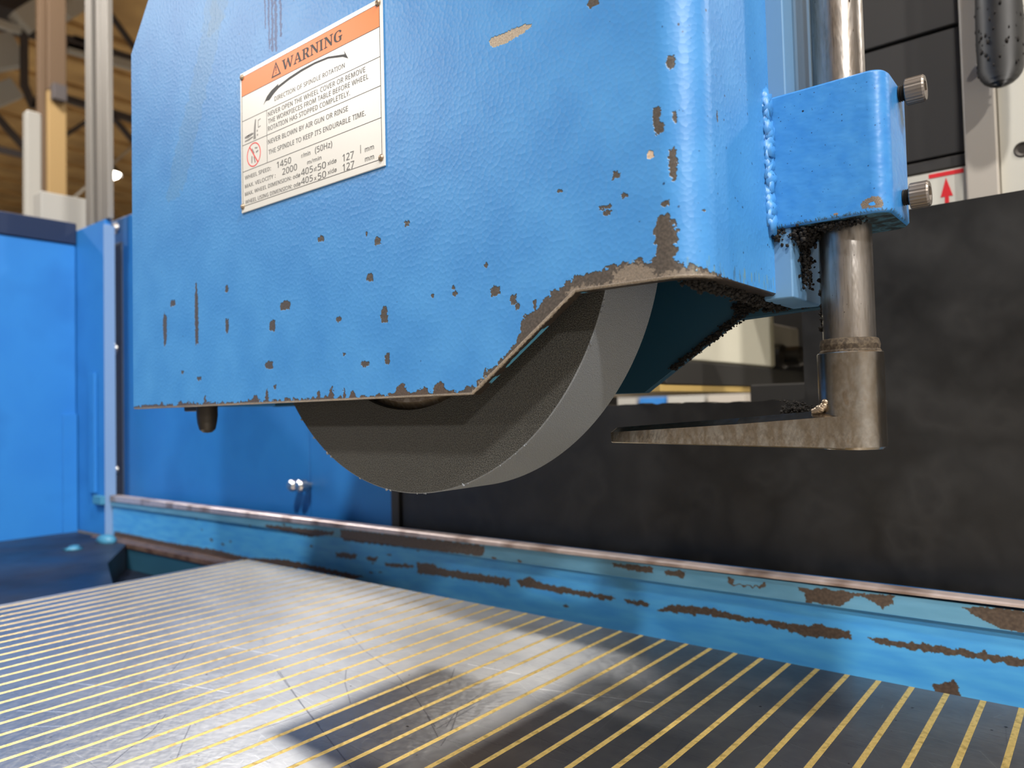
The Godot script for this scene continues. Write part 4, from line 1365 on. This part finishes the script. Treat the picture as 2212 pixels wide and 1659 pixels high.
# ---------------------------------------------------------------- rod and arm
func rod_arm() -> void:
	var im := img(512, 1024, rgb(190, 188, 184))
	noise.frequency = 0.01
	for y in range(0, 1024, 2):
		for x in range(0, 512, 2):
			var k := clampf(0.5 + 0.9 * noise.get_noise_2d(x * 2.0, y * 0.7), 0, 1)
			var j := clampf(0.5 + noise.get_noise_2d(x * 8.0, y * 8.0), 0, 1)
			im.fill_rect(Rect2i(x, y, 2, 2), rgb(170, 160, 148).lerp(rgb(222, 219, 216), k).lerp(rgb(204, 200, 198), j * 0.4))
	for i in 500:
		var p := Vector2(rng.randf() * 512, rng.randf() * 1024)
		stroke(im, p, p + Vector2(0, 4 + 50 * pow(rng.randf(), 2)), 1.0, rgb(240, 238, 232) if rng.randf() < 0.5 else rgb(96, 84, 72), 0.35)
	specks(im, Rect2(0, 0, 512, 1024), 200, 3.0, rgb(56, 46, 38))
	var m := mat("rod_steel", rgb(196, 193, 190), 0.32, 0.95)
	m.albedo_texture = tex(im)
	m.normal_enabled = true
	m.normal_texture = nmap(0.06, 3.0, 512, FastNoiseLite.TYPE_SIMPLEX_SMOOTH, 3, 52)
	m.normal_scale = 0.1
	var c := Vector3(-0.1036, 0, -0.405)
	var o := thing("dressing_arm", "steel rod held in the clamp block, with a tapered side arm at its foot", "machine arm", L(c.x, -0.0235, c.z))
	var a := MB.new()
	a.lathe([Vector2(0.0, 0.5), Vector2(0.0125, 0.5), Vector2(0.0125, 0.24), Vector2(0.0125, 0.024)], c, 1, 64)
	a.t = PackedVector2Array(Array(a.t).map(func(q): return Vector2(q.x, q.y)))
	put("rod", a, m, o)
	var st := mat("stained_steel", rgb(170, 166, 161), 0.25, 1.0)
	st.albedo_texture = ntex(0.012, [rgb(196, 172, 144), rgb(244, 241, 237), rgb(216, 206, 192), rgb(255, 255, 254), rgb(226, 220, 212)], 512, FastNoiseLite.TYPE_SIMPLEX_SMOOTH, 5, 55)
	st.normal_enabled = true
	st.normal_texture = nmap(0.06, 2.0, 512, FastNoiseLite.TYPE_SIMPLEX_SMOOTH, 4, 56)
	st.normal_scale = 0.12
	world_tri(st, 10.0)
	st.uv1_scale = Vector3(13, 5, 13)
	var r := MB.new()
	r.lathe([Vector2(0.0127, 0.0322), Vector2(0.0136, 0.0318), Vector2(0.0144, 0.029), Vector2(0.0142, 0.0265), Vector2(0.0148, 0.0258), Vector2(0.0149, 0.0247)].map(func(q): return q), c, 1, 64, 0.0012, noise)
	put("sealing_ring", r, M.ring_dirt, o)
	var s := MB.new()
	s.lathe([Vector2(0.0125, 0.0251), Vector2(0.0153, 0.0251), Vector2(0.0157, 0.0246), Vector2(0.0157, -0.0225), Vector2(0.0147, -0.0237), Vector2(0.0, -0.0237)], c, 1, 72)
	put("sleeve", s, st, o)
	var b := MB.new()
	var secs := []
	for q in [[-0.2374, -0.021, -0.0150, 0.0026], [-0.2368, -0.0212, -0.0148, 0.0027], [-0.1594, -0.0224, -0.0106, 0.0034], [-0.1148, -0.0231, -0.0075, 0.0036], [-0.1036, -0.0236, -0.0068, 0.0036]]:
		var zf: float = -0.3894
		secs.append([Vector3(q[0], q[1] + 0.0006, zf), Vector3(q[0], q[2], zf), Vector3(q[0] + 0.0008, q[2] + q[3], zf - 0.0055), Vector3(q[0] + 0.0008, q[2] + q[3], zf - 0.024), Vector3(q[0], q[1], zf - 0.024), Vector3(q[0], q[1], zf - 0.0008)])
	b.loft(secs)
	put("tapered_arm", b, st, o)
	var w := MB.new()
	for i in 9:
		var f := i / 8.0
		w.lump(Vector3(-0.1185 + 0.0055 * f, -0.0042 + 0.004 * f * f + 0.0004 * rng.randfn(), -0.393 - 0.002 * absf(f - 0.6)), Vector3(0.0022, 0.0017, 0.003), 300 + i, 0.15, 14, 9)
	put("weld_bead", w, M.worn_steel, o)


# ---------------------------------------------------------------- swarf
func heap(mb: MB, c: Vector3, half: Vector3, count: int, size: float, seed_: int) -> void:
	size *= 0.72
	for i in int(count * 1.5):
		var d := Vector3(rng.randfn(), rng.randfn(), rng.randfn()) * 0.45
		d = d.clamp(-Vector3.ONE, Vector3.ONE)
		mb.lump(c + d * half, Vector3(1, 0.9, 1) * size * (0.4 + 1.0 * rng.randf()), seed_ + i, 0.6, 6, 4)


func swarf() -> void:
	var a := MB.new()
	for q in [[-0.1335, -0.0025, 0.011], [-0.122, -0.0035, 0.006], [-0.128, -0.003, 0.008]]:
		heap(a, Vector3(q[0], q[1] - 0.001, -0.405), Vector3(0.006, q[2] * 0.45, 0.006), 130, 0.0009, int(-q[0] * 1e5))
	tag(put("grinding_swarf", a, M.black_dust), "small dark heap of grinding swarf on top of the tapered arm", "swarf", "", "stuff")
	var b := MB.new()
	# clinging under the clamp block
	heap(b, Vector3(-0.131, 0.0868, -0.3875), Vector3(0.004, 0.004, 0.007), 200, 0.0011, 1000)
	heap(b, Vector3(-0.122, 0.0855, -0.395), Vector3(0.008, 0.005, 0.012), 400, 0.0012, 1300)
	heap(b, Vector3(-0.105, 0.088, -0.389), Vector3(0.016, 0.0018, 0.005), 260, 0.0009, 1800)
	heap(b, Vector3(-0.122, 0.074, -0.4), Vector3(0.0024, 0.014, 0.007), 240, 0.001, 2200)
	tag(put("clinging_swarf", b, M.black_dust), "black swarf clinging under the blue clamp block beside the rod", "swarf", "", "stuff")
	var c := MB.new()
	# along the lower rim of the cover's right side and the back plate's slope
	for i in 26:
		var f := i / 25.0
		heap(c, Vector3(-0.142, 0.0556, lerpf(-0.312, -0.418, f)), Vector3(0.0045, 0.0035 + 0.001 * sin(i * 2.1), 0.004), 34, 0.0012, 3000 + i * 40)
	for i in 18:
		var f := i / 17.0
		heap(c, Vector3(lerpf(-0.214, -0.168, f), lerpf(0.024, 0.0535, f), -0.4285), Vector3(0.003, 0.0016 + 0.002 * f, 0.0022), 22, 0.0009, 4200 + i * 30)
	for i in 40:
		heap(c, Vector3(-0.172 + 0.042 * rng.randf(), 0.055 + 0.02 * pow(rng.randf(), 2.0), -0.429), Vector3(0.003, 0.002, 0.001), 8, 0.0012, 6000 + i * 20)
	for i in 16:
		heap(c, Vector3(-0.15 - 0.004 * rng.randf(), 0.0585 + 0.006 * rng.randf(), lerpf(-0.318, -0.42, i / 15.0)), Vector3(0.005, 0.004, 0.004), 26, 0.0013, 8000 + i * 30)
	for i in 14:
		heap(c, Vector3(-0.172 + 0.003 * i, 0.0565 + 0.002 * rng.randf(), -0.4285), Vector3(0.003, 0.004, 0.0022), 26, 0.001, 5000 + i * 30)
	tag(put("rim_swarf", c, M.black_dust), "black swarf caked along the lower rim inside the wheel cover", "swarf", "", "stuff")
	var d := MB.new()
	for i in 90:
		var y := 0.026 + 0.045 * pow(rng.randf(), 1.5)
		d.lump(Vector3(-0.1036 - 0.0123 + 0.0006 * rng.randfn(), y, -0.4045 + 0.002 * rng.randfn()), Vector3.ONE * (0.0004 + 0.0008 * rng.randf()), 7000 + i, 0.5, 6, 4)
	tag(put("rod_swarf", d, M.black_dust), "crumbs of black swarf stuck to the left side of the steel rod", "swarf", "", "stuff")
